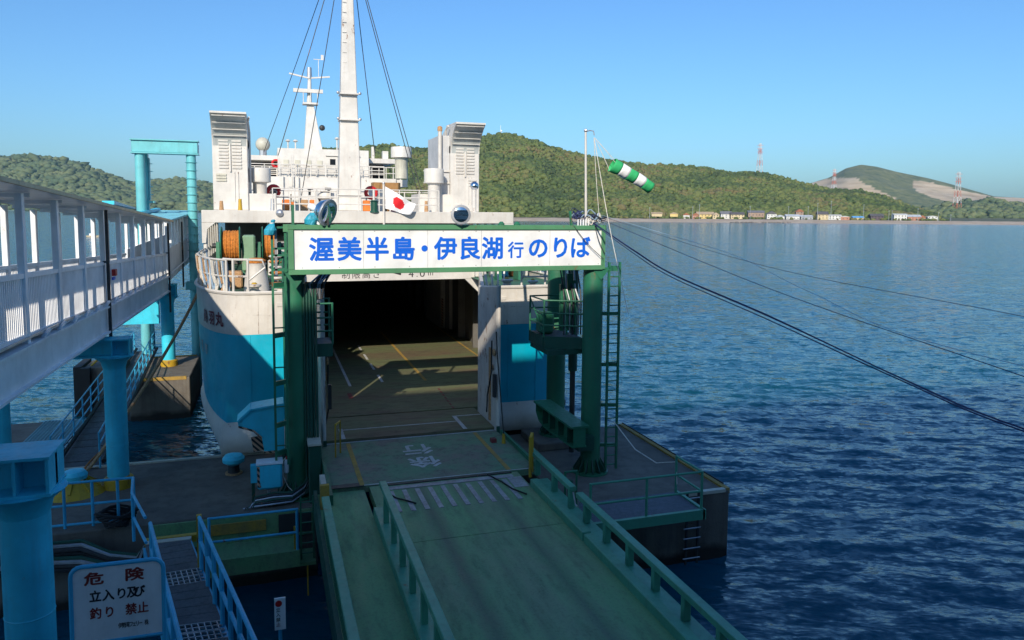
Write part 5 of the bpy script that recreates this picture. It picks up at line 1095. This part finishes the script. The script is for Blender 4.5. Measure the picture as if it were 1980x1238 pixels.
# ---- aft upper deck slab and pillars below
ud = MB().box(-2.5, 10.45, 32, 84, 9.0, 9.5).build('upper_deck', M['ship_white'], fe, bevel=.02)
MB().box(-2.1, 10.05, 41, 84, 6.75, 9.0).build('deckhouse', M['hold_shade'], fe)
for x in (-2.38, 10.3):
    for y in (32.15, 33.4, 34.7, 36, 37.4, 39): MB().cyl((x, y, 6.7), (x, y, 9.0), .085, None, 10).build('pillar', M['ship_white'], fe, smooth=True)
for x in (-2.42, 10.3): MB().box(x - .08, x + .1, 32.05, 41, 6.75, 7.6).build('side_bulwark', M['ship_white'], fe)
MB().prism([(-2.5, 32.0, 9.0), (-2.5, 32.0, 8.2), (-2.36, 32.0, 8.2), (-2.3, 32.0, 8.75), (-2.0, 32.0, 9.0)], (0, .3, 0)).build('knee', M['ship_white'], fe); MB().prism([(10.45, 32.0, 9.0), (10.45, 32.0, 8.3), (10.33, 32.0, 8.3), (10.2, 32.0, 8.8), (9.9, 32.0, 9.0)], (0, .3, 0)).build('knee', M['ship_white'], fe)
for x in (.05, 8.75): MB().cyl((x, 33, 6.8), (x, 33, 9.0), .1, None, 10).build('pillar', M['ship_white'], fe)
# ---- winches
def winch(cx, y, w, lab):
    w_ = MB().cyl((cx - w / 2 - .35, y, 8.22), (cx + w / 2 + .35, y, 8.22), .09, None, 10).build('winch_shaft', M['dark_steel'], fe, label=lab)
    MB().lathe((cx, y, 8.22), [(.30, -w / 2), (.30, w / 2)], 20, 'x').build('drum', M['green'], w_)
    m = MB()
    for L_ in range(3):
        for k in range(int(w / .05)):
            x = cx - w / 2 + .04 + k * .05; rr_ = .53 - .02 * (k % 2) - .07 * L_; m.tube([(x + .02 * math.sin(a + k), y + rr_ * math.cos(a), 8.22 + rr_ * math.sin(a)) for a in np.linspace(0, 2 * math.pi, 22)], .033, 5)
        break
    m.lathe((cx, y, 8.22), [(.46, -w / 2 + .03), (.52, -w / 2 + .08), (.52, w / 2 - .08), (.46, w / 2 - .03)], 24, 'x'); m.build('rope_windings', M['rope_orange'], w_, kind='stuff')
    for s in (-1, 1):
        MB().lathe((cx + s * (w / 2 + .03), y, 8.22), [(.68, -.02), (.70, 0), (.68, .02)], 28, 'x').build('flange', M['green'], w_, smooth=True); MB().prism([(cx + s * (w / 2 + .16) - .06, y - .35, 6.76), (cx + s * (w / 2 + .16) - .06, y + .35, 6.76), (cx + s * (w / 2 + .16) - .06, y + .12, 8.35), (cx + s * (w / 2 + .16) - .06, y - .12, 8.35)], (.12, 0, 0)).build('stand', M['green'], w_)
winch(-1.30, 29.0, .56, 'winch drum wound with bright orange rope'); winch(.02, 29.0, .40, 'second winch drum with orange rope nearer the centre')
MB().box(-.92, -.46, 28.6, 29.5, 7.3, 8.6).build('gear_case', paint('pale_green', (.22, .36, .22), .5, .3), fe, bevel=.06); MB().box(-1.5, -.9, 28.0, 28.6, 6.76, 7.35).build('winch_motor', M['rope_tan'], fe, bevel=.05); MB().box(-.8, -.3, 27.9, 28.5, 6.76, 7.2).build('brake_box', M['green'], fe, bevel=.04)
winch(9.3, 29.2, .5, 'winch drum on the far right of the mooring deck')
# ---- bitts, rails
def bitt(x, y, z, s=1.0): 
    b_ = MB().lathe((x, y, z), [(.26 * s, 0), (.22 * s, .06), (.17 * s, .1), (.15 * s, .3 * s), (.24 * s, .36 * s), (.24 * s, .42 * s), (.05, .45 * s)], 16).build('bitt', M['ship_white_rusty'], fe, smooth=True); MB().lathe((x, y, z + .43 * s), [(.12 * s, 0), (.06 * s, .06)], 10).build('bitt_cap', M['yellow'], b_)
bitt(-.46, 25.2, 6.76, .9); bitt(.35, 25.2, 6.76, .8); bitt(8.9, 25.0, 6.76, .8); bitt(8.0, 25.2, 6.76, .9)
MB().lathe((-.42, 27.0, 6.76), [(.42, 0), (.38, .4), (.30, .85), (.34, .95)], 18).build('capstan', M['ship_white'], fe, smooth=True); MB().lathe((-.42, 27.0, 7.72), [(.3, 0), (.33, .08), (.2, .16)], 14).build('rope_coil', M['rope_orange'], fe)
for i in range(7): MB().lathe((.22, 27.5, 7.9 - .19 * i), [(.18, -.05), (.24, 0), (.18, .05)], 14).build('rope_loop', M['rope_orange'] if i % 2 else M['rope_white'], fe)
def ship_rail(pts, z, hs, mat, pr=.028, every=1):
    for h in hs: MB().tube([(x, y, z + h) for x, y in pts], pr, 6).build('rail', mat, fe, smooth=True)
    for i, (x, y) in enumerate(pts):
        if i % every == 0: MB().cyl((x, y, z), (x, y, z + max(hs)), pr * 1.2, None, 6).build('stanchion', mat, fe)
pp = plan(-1, 6.9, -.08); ship_rail(pp[4:13], 6.98, (1.0, .5), M['ship_white'], .03, 2)
ship_rail([(-.62, 24.2), (-1.05, 24.35), (-1.35, 24.8)], 6.98, (1.02, .5), M['ship_white'], .035)
MB().tube([(-.62, 24.2, 8.0), (-.2, 24.2, 7.98), (-.12, 24.22, 7.75), (-.62, 24.2, 7.35)], .035, 6).build('rail_loop', M['ship_white'], fe)
rr = random.Random(2)
for i in range(30):      # pale ropes hung over the port quarter rail
    k = rr.uniform(4, 11.5); i0 = int(k); f_ = k - i0; x = pp[i0][0] * (1 - f_) + pp[i0 + 1][0] * f_; y = pp[i0][1] * (1 - f_) + pp[i0 + 1][1] * f_
    MB().tube([(x + .04, y, 6.95 + rr.random() * .3), (x - .03, y + .04, 7.5), (x - .06, y - .05, 7.95), (x + .06, y + .05, 7.9), (x + .10, y + .1, 7.3), (x + .05 + rr.uniform(-.1, .1), y + rr.uniform(-.1, .1), 6.85)], .03, 5).build('hung_rope', [M['rope_white'], M['rope_white'], M['rope_tan'], M['rope_pale']][i % 4], fe)
pq = plan(1, 6.9, -.08); ship_rail(pq[1:12], 6.98, (1.0, .66, .33), M['ship_white'], .028)
for i, (x, c_) in enumerate(((8.3, 'ship_white'), (9.0, 'galv'), (9.4, 'cloth_blue'), (9.9, 'orange'), (10.3, 'ship_white'))): MB().box(x, x + .35, 30.5, 31, 6.76, 7.5 + .12 * (i % 3)).build('deck_locker', M[c_], fe, bevel=.04)
for i in range(4): MB().bar((7.4 + .2 * i, 25.6, 6.76), (7.3 + .28 * i, 25.9, 7.9), .06, .06).build('davit', M['ship_white'], fe)
# ---- funnels
def funnel(x0, x1, y, lab, mirror):
    base = MB().box(x0, x1, y, y + 3.2, 9.5, 12.9).build('funnel', M['ship_white'], fe, bevel=.03, label=lab)
    # flared hood curving aft
    m = MB(); prof = []
    for i in range(9): a = i / 8; prof.append((y - .001 - 1.15 * a ** 2.2, 12.5 + 1.35 * a))
    left = [(x0 + .02, p[0], p[1]) for p in prof] ; n = len(prof)
    side = [(p[0], p[1]) for p in prof] + [(y + 1.0, 13.9), (y + 3.1, 13.2), (y + 3.1, 12.5)]
    for x in (x0, x1 - .05): MB().prism([(x, a, b) for a, b in side], (.05, 0, 0)).build('hood_cheek', M['ship_white'], base)
    m.add([(x0 + .05, a, b) for a, b in prof] + [(x1 - .05, a, b) for a, b in prof], [(i, i + 1, n + i + 1, n + i) for i in range(n - 1)]); m.build('hood_face', paint('hood_grey', (.42, .44, .42), .5, .3), base, smooth=True)
    MB().hexa([(x0, y - 1.2, 13.86), (x1, y - 1.2, 13.86), (x1, y + 1.0, 13.9), (x0, y + 1.0, 13.9), (x0, y - 1.2, 13.95), (x1, y - 1.2, 13.95), (x1, y + 1.0, 13.99), (x0, y + 1.0, 13.99)]).build('hood_top', M['ship_white'], base)
    for k in (.35, .55, .75, .95): MB().box(x0 + .06, x1 - .06, y - 1.15 * k ** 2.2 - .10, y - 1.15 * k ** 2.2 - .03, 12.5 + 1.35 * k - .03, 12.5 + 1.35 * k).build('hood_rib', M['ship_white'], base)
    xm = (x0 + x1) / 2; MB().box(xm - .03, xm + .03, y - .08, y - .002, 11.3, 12.6).build('centre_bar', M['ship_white'], base)
    for i in range(9):
        z = 11.45 + i * .155
        for a, b in ((x0 + .28, xm - .08), (xm + .08, x1 - .28)): MB().hexa([(a, y - .05, z), (b, y - .05, z), (b, y - .002, z + .03), (a, y - .002, z + .03), (a, y - .06, z + .07), (b, y - .06, z + .07), (b, y - .002, z + .11), (a, y - .002, z + .11)]).build('louvre', M['ship_white'], base)
    for i in range(3): a = x0 + .15 if not mirror else x1 - .6; MB().box(a, a + .45, y - .05, y - .002, 10.85 + .13 * i, 10.94 + .13 * i).build('vent_slat', M['cream'] if not mirror else M['ship_white'], base)
    for k in (.62, .72): MB().cyl((x0 + (x1 - x0) * k, y - .03, 9.9), (x0 + (x1 - x0) * k, y - .03, 11.3), .012, None, 6).build('drain_line', M['ship_white_rusty'], base)
    xs = x1 + .09 if not mirror else x0 - .14; MB().tube([(xs, y + .5, 9.5), (xs, y + .5, 13.2), (xs - .05, y + .2, 13.7), (xs, y - .1, 13.85)], .05, 8).build('exhaust_pipe', M['ship_white'], base)
funnel(-2.42, -.86, 37.9, 'tall white funnel with louvres and a flared hood on the left', False); funnel(8.95, 10.48, 37.9, 'tall white funnel with louvres and a flared hood on the right', True)
MB().cyl((8.42, 38.0, 9.5), (8.42, 38.0, 13.6), .10, None, 12).build('exhaust_stack', M['ship_white'], fe, smooth=True); MB().lathe((8.42, 38.0, 13.6), [(.13, 0), (.13, .2), (.06, .25)], 12).build('exhaust_cap', M['rope_tan'], fe)
MB().box(8.42, 8.95, 38.2, 41, 9.5, 13.4).build('casing', paint('casing_grey', (.55, .55, .55), .5, .2), fe); MB().box(7.3, 8.95, 37.95, 40, 9.5, 10.4).build('casing', M['ship_white'], fe); MB().box(-.86, .35, 38, 40, 9.5, 10.3).build('casing', M['ship_white'], fe)
MB().box(7.6, 8.95, 38.1, 38.16, 11.55, 11.63).build('catwalk_rail', M['ship_white'], fe); MB().box(7.6, 8.95, 38.1, 38.16, 10.95, 11.02).build('catwalk_rail', M['ship_white'], fe)
MB().box(-2.55, -2.15, 40, 44, 9.5, 10.9).build('side_locker', M['ship_white'], fe)
# mushroom ventilators
def mushroom(x, y, z, r, h, mt='ship_white'):
    v = MB().lathe((x, y, z), [(r * .62, 0), (r * .62, h * .62), (r * .66, h * .64)], 18).build('ventilator', M[mt], fe, smooth=True); MB().lathe((x, y, z + h * .64), [(r * .7, 0), (r, .04), (r, h * .3), (r * .96, h * .34), (.05, h * .36)], 20).build('ventilator_cap', M['ship_white'], v, smooth=True)
mushroom(-.35, 39, 9.5, .52, 2.1); mushroom(8.0, 37.5, 9.5, .50, 2.2); mushroom(10.5, 62, 12.2, .85, 2.6, 'cream'); mushroom(6.1, 44, 9.5, .55, 1.3); mushroom(3.0, 42, 9.5, .45, 1.0)
# main mast
ms = MB(); ms.hexa([(3.45, 39.4, 9.5), (4.62, 39.4, 9.5), (4.62, 40.4, 9.5), (3.45, 40.4, 9.5), (3.9, 39.7, 24.2), (4.22, 39.7, 24.2), (4.22, 40.1, 24.2), (3.9, 40.1, 24.2)]); ms = ms.build('mast', M['ship_white'], fe, bevel=.04)
for z, w in ((10.3, .66), (14.1, .5), (15.4, .46)): MB().box(4.04 - w, 4.04 + w, 39.3, 40.3, z, z + .06).build('mast_band', M['ship_white'], ms)
for z in (14.1, 15.4):
    for s in (-1, 1): MB().ball((4.05 + s * .55, 39.6, z + .1), .08, 8, 6).build('mast_lamp', M['galv'], ms)
for i in range(22): MB().bar((3.75, 39.55, 10 + i * .5), (3.95, 39.55, 10 + i * .5), .03, .02).build('mast_rung', M['ship_white'], ms)
for a, b in (((4.0, 40, 23.8), (.55, 40.5, 12.3)), ((4.0, 40, 23.6), (1.6, 42, 9.6)), ((4.1, 40, 23.8), (8.0, 40.5, 10.4)), ((4.1, 40, 23.6), (8.2, 41.5, 9.6)), ((4.15, 40, 23.9), (5.6, 41.5, 12.5)), ((4.0, 40.0, 23.9), (-.2, 60, 13.9))):
    MB().tube([a, ((a[0] + b[0]) / 2, (a[1] + b[1]) / 2, (a[2] + b[2]) / 2 - .12), b], .022, 5).build('stay_wire', M['dark_steel'], fe)
# fore superstructure
MB().box(-1.5, 10.4, 64, 78, 9.5, 12.25).build('accommodation', M['ship_white'], fe, bevel=.03)
br = MB().box(.85, 8.3, 65.4, 76, 12.25, 14.65).build('wheelhouse', M['ship_white'], fe, bevel=.03)
MB().box(-1.7, 10.95, 67.5, 77, 13.75, 14.15).build('wing_roof', M['ship_white'], fe); MB().box(-1.5, .85, 70, 76, 12.25, 13.75).build('wing_shade_box', M['glass_dark'], fe); MB().box(8.3, 10.2, 70, 76, 12.25, 13.75).build('wing_shade_box', M['glass_dark'], fe)  # dark boxes stand in for the shaded openings under the wing roof
MB().box(8.3, 11.4, 64.2, 68, 11.6, 12.2).build('wing_deck', M['ship_white'], fe)
for x0, x1, z0, z1, mt in ((5.05, 5.5, 13.3, 13.85, 'glass_dark'), (6.75, 7.2, 13.2, 13.9, 'card'), (6.8, 7.25, 12.4, 12.95, 'card')): MB().box(x0, x1, 65.34, 65.41, z0, z1).build('window', M[mt], br)
for x in (4.7, 6.45): MB().box(x, x + 1.1, 65.25, 65.4, 14.1, 14.16).build('door_hood', M['ship_white_rusty'], br); MB().box(x + .1, x + 1.0, 65.36, 65.4, 12.3, 14.05).build('door', M['ship_white'], br, bevel=.02)
for x in (5.85, 6.15): MB().cyl((x, 65.2, 12.3), (x, 65.2, 14.6), .03, None, 6).build('wall_ladder', M['galv'], br)
for i in range(8): MB().cyl((5.85, 65.2, 12.5 + .27 * i), (6.15, 65.2, 12.5 + .27 * i), .02, None, 5).build('wall_rung', M['galv'], br)
MB().box(3.1, 3.55, 63.94, 64.0, 10.8, 11.35).build('window', M['glass_dark'], fe, bevel=.01)
for i in range(8): MB().cyl((1.9 + .02 * i, 63.9, 9.5), (1.9 + .02 * i, 63.9, 14), .03, None, 6).build('pipe', M['ship_white'], fe) if i in (0, 6) else None
for px_, z in ((-1, 12.25), ): ship_rail([(x, 64.1) for x in np.arange(-1.4, 10.6, 1.2)], 12.25, (1.0, .66, .33), M['ship_white'], .035)
ship_rail([(x, 64.3) for x in np.arange(8.4, 11.5, .6)], 12.2, (1.0, .5), M['ship_white'], .035)
ship_rail([(x, 41.5) for x in np.arange(-.8, 8.9, .8)], 9.5, (1.05, .7, .35), M['ship_white'], .028)
for i in range(14):      # seats and lockers seen behind the rail
    if 4 < i < 8: continue
    MB().box(.8 + .52 * i, 1.22 + .52 * i, 46, 46.4, 9.5, 10.15).build('deck_seat', [M['orange'], M['cream'], M['rope_tan']][i % 3], fe, bevel=.03)
MB().box(6.6, 8.4, 50, 51, 9.5, 11.4).build('board_stack', M['card'], fe); MB().box(7.0, 7.4, 45.6, 46, 9.5, 10.2).build('deck_box', M['red'], fe); MB().box(7.55, 7.9, 45.6, 46, 9.5, 10.2).build('deck_box', M['red'], fe)
for x, y, z in ((.3, 41.4, 10.5), (5.35, 41.4, 10.5), (.7, 66, 13.4)):
    m = MB(); m.tube([(x + .28 * math.cos(a), y, z + .28 * math.sin(a)) for a in np.linspace(0, 2 * math.pi, 18)], .10, 8); m.build('lifebuoy', M['red'], fe, smooth=True)
MB().tube([(3.2 + .3 * math.cos(a), 45.8, 10.3 + .3 * math.sin(a)) for a in np.linspace(0, 2 * math.pi, 16)], .1, 7).build('tyre_fender', M['black_rubber'], fe)
# radar mast
rm = MB(); rm.hexa([(3.0, 66, 14.65), (4.5, 66, 14.65), (4.5, 67, 14.65), (3.0, 67, 14.65), (3.3, 66.3, 18.4), (3.85, 66.3, 18.4), (3.85, 66.8, 18.4), (3.3, 66.8, 18.4)]); rm = rm.build('radar_mast', M['ship_white'], fe, bevel=.03)
MB().box(2.95, 4.2, 66.0, 67.0, 18.4, 18.55).build('radar_platform', M['ship_white'], rm); MB().cyl((3.5, 66.5, 18.5), (3.55, 66.5, 20.6), .22, .14, 8).build('upper_pole', M['ship_white'], rm)
for (x, y) in ((3.0, 66.05), (4.15, 66.05), (3.6, 66.05)): MB().cyl((x, y, 18.5), (x, y, 19.4), .035, None, 6).build('guard_post', M['ship_white'], rm)
MB().bar((3.0, 66.05, 19.4), (4.15, 66.05, 19.4), .05, .05).build('guard_rail', M['ship_white'], rm)
MB().box(2.2, 4.6, 66.0, 66.25, 19.35, 19.65).build('radar_scanner', M['ship_white'], rm); MB().bar((1.9, 66.4, 20.9), (3.5, 66.4, 20.6), .12, .12).build('yard_arm', M['ship_white'], rm); MB().bar((3.5, 66.4, 20.6), (5.2, 66.4, 20.8), .12, .12).build('yard_arm', M['ship_white'], rm)
MB().cyl((3.55, 66.5, 20.6), (3.55, 66.5, 21.5), .22, .18, 8).build('top_light', M['galv'], rm); MB().cyl((4.3, 66.5, 20.8), (4.3, 66.5, 22.2), .03, None, 6).build('vane_pole', M['galv'], rm); MB().bar((3.9, 66.5, 22.2), (4.7, 66.5, 22.2), .05, .05).build('wind_vane', M['ship_white'], rm); MB().box(4.5, 4.72, 66.48, 66.52, 22.2, 22.6).build('vane_tail', M['ship_white'], rm); MB().ball((4.5, 66.2, 16.5), .25, 8, 6).build('horn', M['dark_steel'], rm)
MB().ball((-.3, 68, 15.1), .6, 12, 8).build('satellite_dome', M['cream'], fe, smooth=True); MB().cyl((-.3, 68, 14.1), (-.3, 68, 14.8), .3, None, 8).build('dome_stand', M['galv'], fe)
for x, h in ((1.7, .7), (2.3, .7), (5.7, 1.1), (6.6, 1.4)): MB().cyl((x, 66, 14.65), (x, 66, 14.65 + h), .06, None, 6).build('antenna', M['ship_white'], fe); MB().lathe((x, 66, 14.65 + h * .8), [(.1, 0), (.22, .08), (.1, .2)], 10).build('antenna_head', M['ship_white'], fe) if h < 1.2 else None
MB().box(9.0, 9.25, 69, 69.3, 14.15, 15.3).build('searchlight_post', M['ship_white'], fe); MB().box(10.0, 10.5, 69, 69.6, 14.15, 14.95).build('roof_box', M['ship_white'], fe)
# lights at the stern edge
MB().cyl((8.9, 33, 9.5), (8.9, 33, 10.5), .09, None, 10).build('lamp_post', M['ship_white_rusty'], fe); MB().ball((8.9, 33, 10.68), .2, 12, 8).build('globe_lamp', M['chrome'], fe, smooth=True)
lt = MB().cyl((4.28, 32.2, 9.5), (4.28, 32.2, 10.4), .05, None, 8).build('stern_light_post', M['ship_white'], fe); MB().lathe((4.28, 32.1, 9.45), [(.22, 0), (.22, .05), (.15, .06), (.15, .45), (.2, .47), (.1, .52)], 12).build('lantern', M['green_dark'], fe)
MB().cyl((.3, 32.15, 9.5), (.3, 32.15, 10.2), .05, None, 8).build('speaker_post', M['ship_white'], fe); MB().ball((.45, 32.0, 9.4), .16, 10, 6).build('speaker', M['galv'], fe)
# ---- flag
fl = thing('national_flag', 'white flag with a red disc drooping from the stern staff', 'flag', (4.66, 32, 8.8))
MB().cyl((4.66, 31.95, 8.75), (4.66, 31.95, 10.65), .045, None, 8).build('staff', M['ship_white'], fl); MB().ball((4.66, 31.95, 10.68), .06, 8, 6).build('knob', M['galv'], fl)
nx, nz = 26, 16; A0, A1, B0, B1 = Vector((4.72, 31.9, 10.55)), Vector((4.72, 31.9, 9.62)), Vector((6.0, 31.75, 9.80)), Vector((5.75, 31.8, 9.35)); vv = []; 
for i in range(nx):
    for j in range(nz):
        u, v = i / (nx - 1), j / (nz - 1); p = A0.lerp(B0, u).lerp(A1.lerp(B1, u), v); p.y += .12 * math.sin(u * 9 + v * 3) * u; p.z += .03 * math.sin(u * 7) * u; vv.append(p)
W2, R2 = MB(), MB()
for i in range(nx - 1):
    for j in range(nz - 1):
        u, v = (i + .5) / (nx - 1), (j + .5) / (nz - 1); f_ = [vv[i * nz + j], vv[(i + 1) * nz + j], vv[(i + 1) * nz + j + 1], vv[i * nz + j + 1]]
        (R2 if ((u - .48) * 1.45) ** 2 + (v - .5) ** 2 < .31 ** 2 else W2).add(f_, [(0, 1, 2, 3)])
for mb_, nm, mt in ((W2, 'white_field', 'cloth_white'), (R2, 'red_disc', 'flag_red')):
    o = mb_.build(nm, M[mt], fl); s = o.modifiers.new('thick', 'SOLIDIFY'); s.thickness = .008

# plating seams, draught marks and scuppers on the stern
for x in (-.35, .55, 8.0, 9.0): MB().box(x, x + .012, YT - .012, YT + .01, 5.72, 6.95).build('plate_seam', M['ship_white_rusty'], fe)
for x in (-.6, .4, 7.7, 8.7): MB().box(x, x + .012, YT - .012, YT + .01, 3.05, 5.68).build('plate_seam', M['ship_teal'], fe)
for z in (6.3,): MB().box(6.9, 9.0, YT - .012, YT + .01, z, z + .012).build('plate_seam', M['ship_white_rusty'], fe); MB().box(-.5, 1.25, YT - .012, YT + .01, z, z + .012).build('plate_seam', M['ship_white_rusty'], fe)
for x in (.2, 7.4, 8.4): MB().box(x, x + .22, YT - .03, YT + .01, 6.55, 6.66).build('scupper', M['ship_white_rusty'], fe)
# deck clutter aft of the superstructure
rr = random.Random(9)
for i in range(11): MB().box(.9 + .62 * i, 1.36 + .62 * i, 52, 52.5, 9.5, 10.9).build('deck_bench', M['ship_white'], fe, bevel=.03)
for i in range(16): MB().cyl((.5 + .5 * i, 52.8 + rr.random(), 9.5), (.5 + .5 * i, 52.8, 10.2 + rr.random() * .8), .05, None, 6).build('deck_pipe', M[['ship_white', 'galv', 'rope_tan', 'cream'][i % 4]], fe)
for x in (1.2, 2.0, 2.4, 6.9, 7.3): MB().cyl((x, 63.8, 9.5), (x, 63.8, 12.2 + .4 * rr.random()), .06, None, 6).build('wall_pipe', M['ship_white'], fe)
for x, z in ((-.9, 10.7), (.2, 10.7), (4.5, 10.8), (8.8, 10.7), (9.6, 10.7)): MB().box(x, x + .5, 63.93, 64.0, z, z + .6).build('window', M['glass_dark'], fe)
for x, z in ((1.3, 13.2), (2.2, 13.2), (3.1, 13.2), (4.0, 13.2)): MB().box(x, x + .42, 65.33, 65.41, z, z + .5).build('vent_grille', M['cream'], br)
ship_rail([(x, 65.0) for x in np.arange(.9, 8.4, .75)], 12.25, (1.0, .5), M['ship_white'], .03)
ship_rail([(x, 67.6) for x in np.arange(-1.6, .9, .6)], 12.25, (1.0, .66, .33), M['ship_white'], .04)
for x in (-2.0, -1.2, .2, 6.5, 7.4): MB().cyl((x, 36.5, 9.5), (x, 36.5, 9.9 + rr.random() * .3), .1, .07, 8).build('deck_fitting', M[['galv', 'rope_tan', 'yellow'][int(x) % 3]], fe)
ship_rail([(x, 33.6) for x in np.arange(.2, 8.2, .9)], 9.5, (.95, .62, .3), M['ship_white'], .022)
# every part carries its own name only; tidy unused data
for cu in list(bpy.data.curves):
    if cu.users == 0: bpy.data.curves.remove(cu)
